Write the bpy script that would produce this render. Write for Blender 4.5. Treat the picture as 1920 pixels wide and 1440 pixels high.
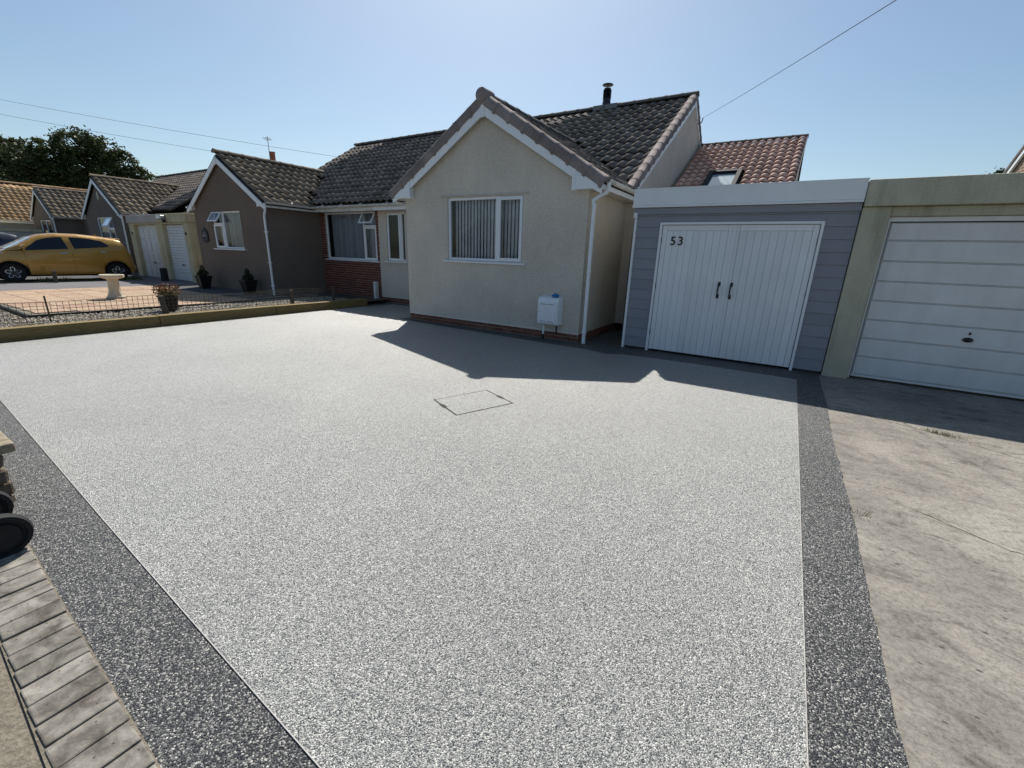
import bpy, bmesh, math, random
from mathutils import Vector, Matrix
random.seed(7)
SC = bpy.context.scene
COL = SC.collection
for o in list(bpy.data.objects): bpy.data.objects.remove(o)
R_ = math.radians

# ------------------------------------------------------------------ camera, sky, sun, exposure
cam_d = bpy.data.cameras.new('camera'); cam = bpy.data.objects.new('camera', cam_d); COL.objects.link(cam)
cam_d.sensor_width = 36; cam_d.lens = 36*805/1920; cam_d.clip_start = .05; cam_d.clip_end = 3000
_r, _u, _b = Vector((.8455,.5331,.0308)), Vector((-.1799,.2301,.9564)), Vector((.5027,-.8142,.2905))
cam.matrix_world = Matrix(((_r.x,_u.x,_b.x,0),(_r.y,_u.y,_b.y,0),(_r.z,_u.z,_b.z,1.6),(0,0,0,1)))
SC.camera = cam
SUN = Vector((-.475,.67,1)).normalized()
W = bpy.data.worlds.new('World'); SC.world = W; W.use_nodes = True
nt = W.node_tree; bg = nt.nodes['Background']; sky = nt.nodes.new('ShaderNodeTexSky')
sky.sky_type = 'NISHITA'; sky.sun_disc = False
sky.sun_elevation = math.asin(SUN.z); sky.sun_rotation = math.atan2(SUN.x, SUN.y)
sky.altitude = 0; sky.air_density = 1.0; sky.dust_density = 1.1; sky.ozone_density = 1.3
tint = nt.nodes.new('ShaderNodeMix'); tint.data_type='RGBA'; tint.blend_type='MULTIPLY'; tint.inputs[0].default_value=1; tint.inputs[7].default_value=(.98,1.06,1.05,1)
nt.links.new(sky.outputs[0], tint.inputs[6]); nt.links.new(tint.outputs[2], bg.inputs[0]); bg.inputs[1].default_value = .08
sl = bpy.data.lights.new('sun', 'SUN'); sl.energy = 5.0; sl.angle = R_(.53); sl.color = (1,.955,.88)
so = bpy.data.objects.new('sun', sl); COL.objects.link(so); so.rotation_euler = SUN.to_track_quat('Z','Y').to_euler(); so.location = (0,0,30)
VS = SC.view_settings; VS.view_transform = 'Standard'; VS.look = 'None'; VS.exposure = .38; VS.gamma = 1; VS.use_curve_mapping = False

# ------------------------------------------------------------------ helpers
class MB:
    def __init__(s): s.v=[]; s.f=[]
    def add(s, vs, fs):
        b=len(s.v); s.v += [tuple(v) for v in vs]; s.f += [tuple(i+b for i in f) for f in fs]; return s
    def box(s,x0,x1,y0,y1,z0,z1):
        return s.add([(x,y,z) for z in (z0,z1) for y in (y0,y1) for x in (x0,x1)],
                     [(0,2,3,1),(4,5,7,6),(0,1,5,4),(2,6,7,3),(0,4,6,2),(1,3,7,5)])
    def prism(s, poly, d):
        n=len(poly); p=[Vector(q) for q in poly]; d=Vector(d)
        return s.add(p+[q+d for q in p], [tuple(range(n)), tuple(range(2*n-1,n-1,-1))]+[(i,(i+1)%n,n+(i+1)%n,n+i) for i in range(n)])
    def poly(s, pts): return s.add(pts,[tuple(range(len(pts)))])
    def tube(s, pts, r, n=8, cap=True):
        pts=[Vector(p) for p in pts]; rr = r if isinstance(r,(list,tuple)) else [r]*len(pts)
        vs=[]; fs=[]; prev=None
        for i,p in enumerate(pts):
            t=((pts[min(i+1,len(pts)-1)]-pts[max(i-1,0)])).normalized()
            if prev is None: a=t.orthogonal().normalized()
            else:
                a=(prev-t*prev.dot(t)); a=a.normalized() if a.length>1e-6 else t.orthogonal().normalized()
            prev=a; b=t.cross(a)
            vs += [p+(a*math.cos(2*math.pi*k/n)+b*math.sin(2*math.pi*k/n))*rr[i] for k in range(n)]
        for i in range(len(pts)-1):
            fs += [(i*n+k,i*n+(k+1)%n,(i+1)*n+(k+1)%n,(i+1)*n+k) for k in range(n)]
        if cap: fs += [tuple(range(n-1,-1,-1)), tuple((len(pts)-1)*n+k for k in range(n))]
        return s.add(vs,fs)
    def lathe(s, prof, c=(0,0,0), n=24, sq=None):
        vs=[]; fs=[]; m=len(prof)
        for r,z in prof:
            for k in range(n):
                a=2*math.pi*(k+.5)/n; vs.append((c[0]+r*math.cos(a),c[1]+r*math.sin(a),c[2]+z))
        for i in range(m-1): fs += [(i*n+k,i*n+(k+1)%n,(i+1)*n+(k+1)%n,(i+1)*n+k) for k in range(n)]
        fs += [tuple(range(n-1,-1,-1)), tuple((m-1)*n+k for k in range(n))]
        return s.add(vs,fs)
    def build(s, name, mat, parent=None, bev=0, smooth=False, local=False, segs=1, recalc=True):
        me=bpy.data.meshes.new(name); me.from_pydata(s.v,[],s.f)
        if recalc:
            bm=bmesh.new(); bm.from_mesh(me); bmesh.ops.recalc_face_normals(bm,faces=bm.faces); bm.to_mesh(me); bm.free()
        if smooth:
            me.polygons.foreach_set('use_smooth',[True]*len(me.polygons))
            me.set_sharp_from_angle(angle=R_(40))
        return link(name, me, mat, parent, bev, local, segs)
def link(name, me, mat=None, parent=None, bev=0, local=False, segs=1):
    if mat is not None: me.materials.clear(); me.materials.append(M[mat] if isinstance(mat,str) else mat)
    o=bpy.data.objects.new(name,me); COL.objects.link(o)
    if parent is not None:
        o.parent=parent
        if parent.type=='EMPTY' and not local: o.matrix_parent_inverse=parent.matrix_basis.inverted()
    if bev:
        b=o.modifiers.new('b','BEVEL'); b.width=bev; b.segments=segs; b.limit_method='ANGLE'; b.angle_limit=R_(35)
    return o
def tag(o,label,cat,group=None):
    o['label']=label; o['category']=cat
    if group: o['group']=group
    return o
def root(name,label,cat,loc,group=None,rz=0):
    o=bpy.data.objects.new(name,None); COL.objects.link(o); o.location=loc; o.rotation_euler=(0,0,rz); o.empty_display_size=.2
    return tag(o,label,cat,group)
def struct(o): o['kind']='structure'; return o
def stuff(o): o['kind']='stuff'; return o

# ------------------------------------------------------------------ materials
M={}
def mat(name, col, rough=.8, metal=0, spec=.5, coat=0):
    m=bpy.data.materials.new(name); m.use_nodes=True; b=m.node_tree.nodes['Principled BSDF']
    b.inputs['Base Color'].default_value=(*col,1); b.inputs['Roughness'].default_value=rough; b.inputs['Metallic'].default_value=metal
    b.inputs['Specular IOR Level'].default_value=spec; b.inputs['Coat Weight'].default_value=coat; b.inputs['Coat Roughness'].default_value=.05
    M[name]=m; return m
class NT:
    def __init__(s,m): s.t=m.node_tree; s.b=s.t.nodes['Principled BSDF']; s.co=s.t.nodes.new('ShaderNodeTexCoord')
    def n(s,typ,**k):
        x=s.t.nodes.new('ShaderNode'+typ)
        for a,v in k.items(): setattr(x,a,v)
        return x
    def l(s,a,b): s.t.links.new(a,b)
    def vec(s,scale=(1,1,1),src=None):
        mp=s.n('Mapping'); s.l(src or s.co.outputs['Object'],mp.inputs[0]); mp.inputs['Scale'].default_value=scale; return mp.outputs[0]
    def noise(s,scale,detail=3,vec=None,rough=.55,dist=0):
        x=s.n('TexNoise'); x.inputs['Scale'].default_value=scale; x.inputs['Detail'].default_value=detail
        x.inputs['Roughness'].default_value=rough; x.inputs['Distortion'].default_value=dist
        s.l(vec or s.co.outputs['Object'],x.inputs['Vector']); return x.outputs[0]
    def vor(s,scale,out='Distance',feat='F1',vec=None):
        x=s.n('TexVoronoi',feature=feat); x.inputs['Scale'].default_value=scale; s.l(vec or s.co.outputs['Object'],x.inputs['Vector']); return x.outputs[out]
    def ramp(s,fac,stops):
        x=s.n('ValToRGB'); e=x.color_ramp.elements
        while len(e)<len(stops): e.new(.5)
        for i,(p,c) in enumerate(stops): e[i].position=p; e[i].color=(*c,1) if len(c)==3 else c
        s.l(fac,x.inputs[0]); return x.outputs[0]
    def mix(s,fac,a,b,typ='MIX'):
        x=s.n('Mix',data_type='RGBA',blend_type=typ)
        for i,v in ((0,fac),(6,a),(7,b)):
            if hasattr(v,'links'): s.l(v,x.inputs[i])
            else: x.inputs[i].default_value = v if i==0 else (*v,1)
        return x.outputs[2]
    def math(s,op,a,b=0.):
        x=s.n('Math',operation=op)
        for i,v in enumerate((a,b)):
            if hasattr(v,'links'): s.l(v,x.inputs[i])
            else: x.inputs[i].default_value=v
        return x.outputs[0]
    def bump(s,h,strength=.4,dist=.01):
        x=s.n('Bump'); x.inputs['Strength'].default_value=strength; x.inputs['Distance'].default_value=dist
        if s.b.inputs['Normal'].links: s.l(s.b.inputs['Normal'].links[0].from_socket,x.inputs['Normal'])
        s.l(h,x.inputs['Height']); s.l(x.outputs[0],s.b.inputs['Normal'])
    def base(s,c): s.l(c,s.b.inputs['Base Color'])
    def rough(s,c): s.l(c,s.b.inputs['Roughness'])
    def rnd(s):
        return s.n('ObjectInfo').outputs['Random']
def mul(c,k): return tuple(x*k for x in c)
def mottled(name,c,rough=.85,scale=1.2,amt=.18,fine=0,finescale=90,bump=.25,bdist=.004,spec=.3,rnd=0,streak=0):
    m=mat(name,c,rough,spec=spec); t=NT(m)
    col=t.ramp(t.noise(scale,5),[(.3,mul(c,1-amt)),(.7,mul(c,1+amt))])
    if fine: col=t.mix(fine,col,t.ramp(t.noise(finescale,2),[(.3,mul(c,.45)),(.7,mul(c,1.5))]))
    if streak:
        st=t.ramp(t.noise(2.2,4,t.vec((3,3,.35))),[(.48,(1,1,1)),(.75,(1-streak,1-streak,1-streak))]); col=t.mix(1,col,st,'MULTIPLY')
    if rnd: 
        k=t.ramp(t.rnd(),[(0,mul((1,1,1),1-rnd)),(1,mul((1,1,1),1+rnd))]); col=t.mix(1,col,k,'MULTIPLY')
    t.base(col)
    if bump: t.bump(t.noise(finescale,3),bump,bdist)
    return m
def resin(name, stops, sc, spec=.8, rr=(.3,.62), ior=1.72):
    m=mat(name,(.3,.3,.3),.5,spec=spec); t=NT(m)
    cells=t.vor(sc,'Color'); g=t.n('SeparateColor'); t.l(cells,g.inputs[0])
    col=t.ramp(g.outputs[0],stops)
    lo=t.ramp(t.noise(.55,4,dist=.4),[(.3,(.86,.86,.865)),(.7,(1.1,1.1,1.095))]); col=t.mix(1,col,lo,'MULTIPLY')
    md=t.ramp(t.noise(105,2),[(.3,(.62,.62,.63)),(.7,(1.3,1.3,1.29))]); col=t.mix(1,col,md,'MULTIPLY')
    sm=t.ramp(t.noise(2.6,3,t.vec((1,.35,1)),dist=1),[(.42,(1,1,1)),(.8,(.93,.93,.925))]); col=t.mix(1,col,sm,'MULTIPLY')
    col=t.mix(1,col,(1.,1.,.96),'MULTIPLY'); m.node_tree.nodes['Principled BSDF'].inputs['IOR'].default_value=ior
    t.base(col); t.bump(t.math('MULTIPLY',t.vor(sc),-1.),.9,.0055)
    t.rough(t.ramp(g.outputs[1],[(0,(rr[0],)*3),(1,(rr[1],)*3)]))
    return m
resin('resin_light',[(0,(.014,.015,.018)),(.15,(.06,.062,.064)),(.42,(.18,.182,.181)),(.74,(.325,.325,.317)),(1,(.56,.555,.53))],215,1.)
resin('resin_dark',[(0,(.008,.009,.014)),(.45,(.028,.03,.036)),(.68,(.08,.08,.084)),(.86,(.19,.19,.186)),(1,(.46,.45,.43))],185,.5,(.4,.75),1.5)
mottled('render_beige',(.60,.54,.462),.92,.9,.15,.4,60,1.,.009,streak=.05)
mottled('render_brown',(.165,.132,.108),.93,1.1,.14,.3,70,.7,.006)
mottled('render_yellow',(.46,.435,.33),.93,2.2,.14,.25,70,.8,.008,streak=.35)
mottled('render_grey',(.42,.40,.38),.93,1.5,.1,.2,90,.5,.005)
mottled('render_cream',(.54,.475,.31),.9,1.6,.15,.15,90,.4,.004,streak=.3)
mottled('pvc_white',(.78,.80,.82),.38,3,.03,bump=0,spec=.5)
mottled('pvc_dirty',(.66,.655,.62),.5,5,.1,.15,25,bump=0,streak=.3)
mottled('paint_grey',(.25,.258,.29),.6,2.5,.05,.06,160,.15,.001,rnd=.05)
mottled('paint_pale',(.74,.755,.765),.5,2,.04,.04,160,.1,.001,rnd=.05)
mottled('paint_offwhite',(.68,.685,.68),.5,2.5,.06,.06,120,.12,.001,rnd=.03,streak=.08)
mottled('black_iron',(.012,.012,.014),.42,20,.3,bump=.15,spec=.5)
mottled('black_plastic',(.009,.009,.01),.5,10,.2,bump=.05,spec=.4)
mottled('rubber',(.014,.014,.015),.75,20,.3,bump=.2)
mottled('stone_cream',(.55,.49,.37),.9,6,.15,.2,60,.4,.004)
mottled('stone_coping',(.25,.21,.15),.9,5,.2,.3,40,.6,.006)
mottled('stone_wall',(.13,.105,.08),.95,5,.3,.3,40,.8,.01)
mottled('slate',(.035,.036,.04),.6,8,.2,bump=.2)
mottled('black_frame',(.012,.012,.014),.75,10,.2,bump=0)
mottled('sand',(.17,.15,.115),.95,1.5,.2,.45,60,.9,.01)
mottled('asphalt',(.075,.075,.08),.9,1.1,.15,.5,150,.8,.006)
mottled('tarmac_pale',(.15,.145,.15),.9,1.1,.15,.5,150,.8,.006)
mottled('earth',(.10,.085,.06),.95,2,.3,.4,50,.9,.03)
mottled('ground_mix',(.16,.16,.13),.95,.08,.3,.3,6,.4,.03)
mottled('underlay',(.03,.028,.027),.95,3,.2,bump=0)
mottled('dark_room',(.05,.048,.045),.95,1,.1,bump=0)
mottled('lead',(.2,.2,.21),.7,5,.2,bump=.2)
mottled('terracotta',(.28,.11,.07),.9,8,.2,bump=.3)
mottled('blue_cloth',(.02,.16,.42),.8,30,.25,bump=.5)
mottled('slat_fabric',(.80,.82,.82),.9,12,.06,bump=.1,rnd=.08)
mottled('net_curtain',(.40,.42,.46),.95,14,.12,bump=.2)
mottled('mortar',(.34,.31,.27),.95,6,.15,.2,90,.4,.003)
def tiles(name,a,b,c,lich=.0,spec=.1,rough=.92):
  for nm in (name,name+'_field'):
    m=mat(nm,a,rough,spec=spec); t=NT(m); g=t.n('NewGeometry'); P_=g.outputs['Position']
    if nm==name: k=t.rnd()
    else:
        sp=t.n('SeparateColor'); t.l(t.vor(3.6,'Color',vec=P_),sp.inputs[0]); k=sp.outputs[0]
    col=t.ramp(k,[(0,a),(.5,b),(1,c)])
    col=t.mix(1,col,t.ramp(t.noise(3,5,P_),[(.3,(.72,.72,.72)),(.7,(1.25,1.25,1.25))]),'MULTIPLY')
    if lich:
        f=t.ramp(t.noise(11,5,P_,.7),[(.58,(0,0,0)),(.74,(lich,lich,lich))]); col=t.mix(f,col,(.30,.285,.23))
    t.base(col); t.bump(t.noise(45,3,P_),.5,.006)
tiles('tile_dark',(.13,.11,.097),(.175,.15,.132),(.235,.2,.172),.5)
tiles('tile_brown',(.19,.15,.11),(.24,.19,.14),(.30,.235,.17),.6)
tiles('tile_pink',(.58,.35,.28),(.66,.42,.34),(.72,.48,.39),0,.3,.7)
tiles('tile_orange',(.34,.215,.115),(.41,.265,.15),(.46,.31,.185),.3)
tiles('tile_verge',(.215,.182,.175),(.24,.205,.195),(.265,.228,.215),.15)
tiles('ridge_grey',(.10,.095,.09),(.12,.112,.105),(.15,.138,.125),.5)
def bricks(name,a,b,c,stain=0):
    m=mat(name,a,.9,spec=.2); t=NT(m); col=t.ramp(t.rnd(),[(0,a),(.5,b),(1,c)])
    g=t.n('NewGeometry'); p=g.outputs['Position']
    col=t.mix(1,col,t.ramp(t.noise(16,5,p),[(.3,(.7,.7,.7)),(.7,(1.25,1.25,1.25))]),'MULTIPLY')
    if stain:
        col=t.mix(1,col,t.ramp(t.noise(7,6,p,.7,.6),[(.38,(.45,.43,.42)),(.55,(1,1,1)),(.75,(1.2,1.2,1.18))]),'MULTIPLY'); col=t.mix(1,col,t.ramp(t.vor(28,vec=p),[(.06,(.3,.28,.26)),(.13,(1,1,1))]),'MULTIPLY')
    t.base(col); t.bump(t.noise(90,3,p),.5,.004); return m
bricks('brick_red',(.13,.045,.033),(.17,.06,.042),(.21,.08,.055))
bricks('brick_plinth',(.16,.065,.045),(.2,.085,.058),(.23,.11,.08))
bricks('brick_tan',(.3,.22,.16),(.35,.26,.19),(.4,.3,.22))
bricks('slab',(.33,.215,.15),(.38,.27,.19),(.40,.30,.205))
bricks('paver',(.175,.165,.145),(.215,.2,.175),(.255,.24,.21),1)
def wood(name,a,b,sc=(1,1,1)):
    m=mat(name,a,.85,spec=.25); t=NT(m); g=t.n('NewGeometry')
    v=t.vec(sc,g.outputs['Position']); n=t.noise(9,6,v,.65,1.2)
    t.base(t.mix(1,t.ramp(n,[(.3,a),(.7,b)]),t.ramp(t.rnd(),[(0,(.85,.85,.85)),(1,(1.15,1.15,1.15))]),'MULTIPLY')); t.bump(n,.4,.006); return m
wood('sleeper_wood',(.15,.105,.04),(.29,.22,.10),(6,.6,6))
wood('post_wood',(.06,.05,.04),(.14,.12,.09),(8,8,1))
wood('bark',(.04,.03,.022),(.1,.08,.06),(4,4,.6))
def concrete():
    m=mat('concrete',(.26,.24,.2),.9,spec=.25); t=NT(m)
    c=t.ramp(t.noise(.9,6,dist=.6),[(.25,(.15,.138,.122)),(.5,(.24,.223,.195)),(.78,(.335,.315,.275))])
    st=t.ramp(t.noise(3.2,7,t.vec((.9,1.7,1)),.72,1.2),[(.34,(.52,.50,.48)),(.48,(.98,.98,.98)),(.68,(1.2,1.19,1.17))]); c=t.mix(.85,c,st,'MULTIPLY')
    sp=t.ramp(t.noise(48,5,rough=.8),[(.3,(.55,.54,.53)),(.52,(1,1,1)),(.72,(1.22,1.22,1.21))]); c=t.mix(1,c,sp,'MULTIPLY')
    pit=t.ramp(t.vor(9,'Distance','F1',t.vec((1,2.2,1))),[(.07,(.25,.24,.22)),(.13,(1,1,1))])
    pm=t.ramp(t.noise(1.4,2),[(.44,(0,0,0)),(.56,(1,1,1))]); c=t.mix(pm,c,t.mix(1,c,pit,'MULTIPLY'))
    t.base(c); t.bump(t.noise(60,5,rough=.7),.6,.008)
concrete()
def brushed(name,c): return mat(name,c,.35,metal=1)
brushed('steel',(.5,.5,.52)); brushed('alloy',(.62,.62,.64))
mat('number_black',(.01,.01,.012),.45)
def glass(name,tint=(.9,.93,.95),strength=1.):
    m=bpy.data.materials.new(name); m.use_nodes=True; t=m.node_tree; t.nodes.clear()
    o=t.nodes.new('ShaderNodeOutputMaterial'); mx=t.nodes.new('ShaderNodeMixShader'); f=t.nodes.new('ShaderNodeFresnel'); f.inputs[0].default_value=1.5
    mm=t.nodes.new('ShaderNodeMath'); mm.operation='MULTIPLY'; mm.inputs[1].default_value=strength; mm.use_clamp=True
    a=t.nodes.new('ShaderNodeBsdfTransparent'); a.inputs[0].default_value=(*tint,1); b=t.nodes.new('ShaderNodeBsdfGlossy'); b.inputs['Roughness'].default_value=.01
    t.links.new(f.outputs[0],mm.inputs[0]); t.links.new(mm.outputs[0],mx.inputs[0]); t.links.new(a.outputs[0],mx.inputs[1]); t.links.new(b.outputs[0],mx.inputs[2]); t.links.new(mx.outputs[0],o.inputs[0]); M[name]=m
glass('glass',strength=1.15)
mat('car_glass',(.006,.009,.016),.05,spec=.55)
mat('skylight_glass',(.35,.42,.45),.06,spec=1.)
def paint(name,c):
    m=mat(name,c,.32,spec=.5,coat=.9); m.node_tree.nodes['Principled BSDF'].inputs['Metallic'].default_value=.25; return m
paint('paint_mustard',(.42,.22,.025)); paint('paint_navy',(.02,.026,.04))
mat('lamp_clear',(.6,.62,.65),.1,spec=.8); mat('lamp_red',(.22,.01,.012),.15,spec=.7); mat('chrome',(.8,.8,.82),.12,metal=1)
def leaf(name,a,b,c):
    m=mat(name,a,.6,spec=.3); t=NT(m); g=t.n('NewGeometry')
    col=t.ramp(g.outputs['Random Per Island'],[(0,a),(.5,b),(1,c)]); t.base(col)
    tr=t.n('BsdfTranslucent'); t.l(col,tr.inputs[0]); mx=t.n('MixShader'); mx.inputs[0].default_value=.25
    out=t.t.nodes['Material Output']; t.l(t.b.outputs[0],mx.inputs[1]); t.l(tr.outputs[0],mx.inputs[2]); t.l(mx.outputs[0],out.inputs[0])
leaf('leaf_tree',(.035,.05,.018),(.055,.072,.026),(.085,.10,.038))
leaf('leaf_dark',(.02,.03,.014),(.03,.045,.02),(.045,.06,.025))
leaf('leaf_red',(.15,.045,.022),(.20,.075,.03),(.13,.11,.05))
leaf('leaf_grass',(.10,.11,.035),(.15,.14,.05),(.07,.1,.03))
leaf('pebble',(.2,.17,.13),(.38,.34,.28),(.58,.54,.46))

# ------------------------------------------------------------------ ground
def sheet(name,pts,z,m): return MB().poly([(x,y,z) for x,y in pts]).build(name,m)
struct(sheet('ground',[(-900,-900),(900,-900),(900,900),(-900,900)],-.06,'ground_mix'))
struct(sheet('road',[(-200,-12),(60,-12),(60,-2.2),(-200,-2.2)],-.05,'asphalt'))
pv=struct(sheet('pavement',[(-60,-2.2),(20,-2.2),(20,.0),(-.2,.02),(-1.4,.062),(-6.2,.235),(-60,.5)],-.006,'sand'))
cd_=struct(sheet('concrete_driveway',[(.60,.0),(8,.0),(8,7.9),(.60,7.9)],-.008,'concrete'))
random.seed(9)
EDGE=[(.632+.008*math.sin(y*2.3)+random.gauss(0,.0035),y) for y in [.17+.06*i for i in range(129)]]
struct(sheet('dark_driveway_border',[(-10.40,.56),(-6.2,.402),(-.2,.186),(.0,.18)]+EDGE+[(.63,7.9),(-2.4,7.9),(-2.4,11.2),(-3.1,11.2),(-3.1,9.55),(-10.9,9.55),(-10.62,8.6),(-10.40,8.6)],0,'resin_dark'))
drv=struct(sheet('driveway',[(-10.26,.90),(-6.63,.75),(-3.2,.60),(-.99,.51),(.34,.455),(.342,3.5),(.345,7.19),(-1.0,7.22),(-1.95,7.17),(-2.2,7.12),(-2.45,6.98),(-2.85,7.1),(-4.2,7.13),(-7.62,7.33),(-7.85,7.4),(-7.85,9.35),(-10.1,9.35),(-10.26,8.3)],.004,'resin_light'))
e=MB(); e.box(.3403,.3437,.455,5.5,-.002,.0065); 
for (x0,y0),(x1,y1) in (((-6.63,.75),(-3.2,.60)),((-3.2,.60),(-.99,.51)),((-.99,.51),(.34,.455))):
    e.prism([(x0,y0-.0018,-.002),(x1,y1-.0018,-.002),(x1,y1+.0018,-.002),(x0,y0+.0018,-.002)],(0,0,.008))
e.build('edging_strip','render_grey',drv)
struct(sheet('garden_ground',[(-60,-1.5),(-10.55,-1.5),(-10.55,9.8),(-60,9.8)],.10,'earth'))
struct(sheet('garden_path',[(-24.2,-1.2),(-19.05,-1.2),(-19.05,9.0),(-24.2,9.0)],.116,'tarmac_pale'))
struct(sheet('parking_bay',[(-52,-1.2),(-24.3,-1.2),(-24.3,9.5),(-52,9.5)],.114,'asphalt'))
struct(sheet('house_path',[(-19.0,6.55),(-13.0,6.35),(-12.0,8.2),(-12.4,9.4),(-19,8.2)],.112,'asphalt'))
random.seed(4)
def crack(pts,w):
    P_=[]; 
    for (a,b) in zip(pts[:-1],pts[1:]):
        n=max(2,int(math.dist(a,b)/.05))
        P_+=[(a[0]+(b[0]-a[0])*k/n+random.gauss(0,.007),a[1]+(b[1]-a[1])*k/n+random.gauss(0,.009)) for k in range(n)]
    m=MB(); vs=[]
    for i,(x,y) in enumerate(P_):
        q=w*random.uniform(.25,1.)*min(1,i/4+.1,(len(P_)-i)/4); vs+=[(x,y-q,-.0065),(x,y+q,-.0065)]
    m.add(vs,[(2*i,2*i+2,2*i+3,2*i+1) for i in range(len(P_)-1)]).build('crack','earth',cd_,recalc=False)
crack([(.66,6.02),(1.0,5.93),(1.35,5.78),(1.6,5.66),(1.9,5.45),(2.3,5.2),(3.2,4.9)],.007)
crack([(1.9,5.45),(2.2,5.55),(2.8,5.5),(4,5.6)],.004); crack([(1.75,4.2),(2.0,4.12),(2.2,4.1),(2.5,3.95),(3.2,3.9)],.005)
crack([(.9,3.75),(1.1,3.65),(1.3,3.5),(1.5,3.42),(1.75,3.3)],.006); crack([(1.3,3.15),(1.5,3.05),(1.75,2.95)],.006); crack([(1.0,3.4),(1.2,3.33)],.005); crack([(1.9,3.1),(2.2,2.95),(2.4,2.9)],.005)
crack([(1.4,7.0),(1.7,6.85),(2.0,6.8)],.012); crack([(1.1,7.3),(1.3,7.25)],.008); crack([(1.9,6.6),(2.2,6.5)],.008)
# block paving at the kerb: every block its own piece
SK=lambda x,y:y-.036*(x+1.41)
pr=struct(MB().prism([(-6.2,SK(-6.2,.03),-.05),(-.2,SK(-.2,.03),-.05),(-.2,SK(-.2,.236),-.05),(-6.2,SK(-6.2,.236),-.05)],(0,0,.053)).build('block_paving','sand'))
for i in range(46):
    x=-5.9+i*.1145; w=.1085; b=MB(); j=lambda:random.uniform(-.003,.003)
    b.add([(x+sx*w+j(),SK(x,.036)+sy*.192+j(),z) for sz,z in ((0,-.02),(1,.012+j()*.8)) for sy in (0,1) for sx in (0,1)],[(0,2,3,1),(4,5,7,6),(0,1,5,4),(2,6,7,3),(0,4,6,2),(1,3,7,5)])
    b.build('paver','paver',pr,bev=.006,segs=2)
# patio slabs
ps=struct(sheet('patio',[(-19.02,2.1),(-12.45,2.1),(-12.2,6.3),(-18.9,6.45)],.112,'sand'))
sm={}
for i in range(11):
    for k in range(8):
        x0=-19.0+i*.6; y0=2.12+k*.6+i*.02
        if y0>6.0-.0*i or x0>-12.7 : continue
        if x0>-13.5 and y0<2.4: continue
        MB().box(x0+.006,x0+.594,y0+.006,y0+.594,.105,.128+random.uniform(0,.003)).build('slab','slab',ps,bev=.004)
# gravel bed
g=MB()
ico=[(0,0,.6),(.9,0,0),(.28,.85,0),(-.73,.53,0),(-.73,-.53,0),(.28,-.85,0),(0,0,-.5)]
for i in range(5200):
    y=random.uniform(.4,8.6); x=random.uniform(-12.35,-10.62) if y>2.0 else random.uniform(-13.5,-10.62)
    s=random.uniform(.016,.034); a=random.random()*6.28; ca,sa=math.cos(a),math.sin(a); q=random.uniform(.7,1.2)
    g.add([(x+s*(vx*ca*q-vy*sa),y+s*(vx*sa*q+vy*ca),.118+s*vz) for vx,vy,vz in ico],[(0,k,k%5+1) for k in range(1,6)]+[(6,k%5+1,k) for k in range(1,6)])
o=stuff(g.build('gravel','pebble',recalc=False)); tag(o,'pale pebble gravel bed behind the timber sleeper edging','gravel')
MB().box(-12.42,-12.38,2.1,6.4,.1,.16).build('patio_edging','black_plastic',ps)
MB().prism([(-15.6,2.08,.1),(-12.4,2.08,.1),(-12.4,2.12,.1),(-15.6,2.12,.1)],(0,0,.06)).build('patio_edging','black_plastic',ps)

# ------------------------------------------------------------------ roof building blocks
def tile_mesh(name,w,gauge,amp,mat_,nu=6,lift=.034,th=.02):
    if amp>.06: lift,th,nu=.045,.03,10
    L=gauge*1.12; vs=[]; fs=[]
    for v in (0,L):
        for k in range(nu+1):
            s=k/nu; z=.012+amp*(.5-.5*math.cos(2*math.pi*min(1,s)))**(.38 if amp>.06 else 1.) + lift*(1-v/gauge)
            vs.append((s*w*1.04,v,z))
    for k in range(nu+1):
        x,y,z=vs[k]; vs.append((x,y,z-th))
    n=nu+1
    for k in range(nu): fs.append((k,k+1,n+k+1,n+k)); fs.append((2*n+k,2*n+k+1,k+1,k))
    fs.append((nu,2*n+nu,n+nu)); fs.append((0,n,2*n))
    me=bpy.data.meshes.new(name); me.from_pydata(vs,[],fs); me.materials.append(M[mat_])
    me.polygons.foreach_set('use_smooth',[i%2==0 and i<2*nu for i in range(len(fs))])
    return me
TM={}
def tm(w,gauge,amp,mat_):
    k=(w,gauge,amp,mat_)
    if k not in TM: TM[k]=tile_mesh('tile',*k)
    return TM[k]
CAM=Vector((0,0,1.6))
def tile_slope(par,O,u,v,nc,nr,w,gauge,amp,mat_,keep=lambda p:True,budget=300,loose=True):
    O,u,v=Vector(O),Vector(u),Vector(v); n=u.cross(v); me=tm(w,gauge,amp,mat_); L=[]
    for r in range(nr):
        for c in range(nc):
            p=O+u*(c*w)+v*(r*gauge); mid=p+u*(w/2)+v*(gauge/2)
            if keep(mid): L.append(((mid-CAM).length,p))
    L.sort(key=lambda q:q[0]); rest=[]
    for i,(d,p) in enumerate(L):
        j=random.uniform(-.006,.006) if loose else 0
        m=Matrix(((u.x,v.x,n.x,p.x+n.x*j),(u.y,v.y,n.y,p.y+n.y*j),(u.z,v.z,n.z,p.z+n.z*j),(0,0,0,1)))
        if loose: m=m@Matrix.Rotation(random.uniform(-.013,.013),4,'Z')
        if i<budget:
            o=bpy.data.objects.new('tile',me); COL.objects.link(o); o.parent=par; o.matrix_basis=m
        else: rest.append(m)
    if rest:
        b=MB(); V=[x.co for x in me.vertices]; F=[tuple(q.vertices) for q in me.polygons]
        for m in rest: b.add([m@x for x in V],F)
        stuff(b.build('tile_field',mat_+'_field',par,recalc=False))
    return len(L)
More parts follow.
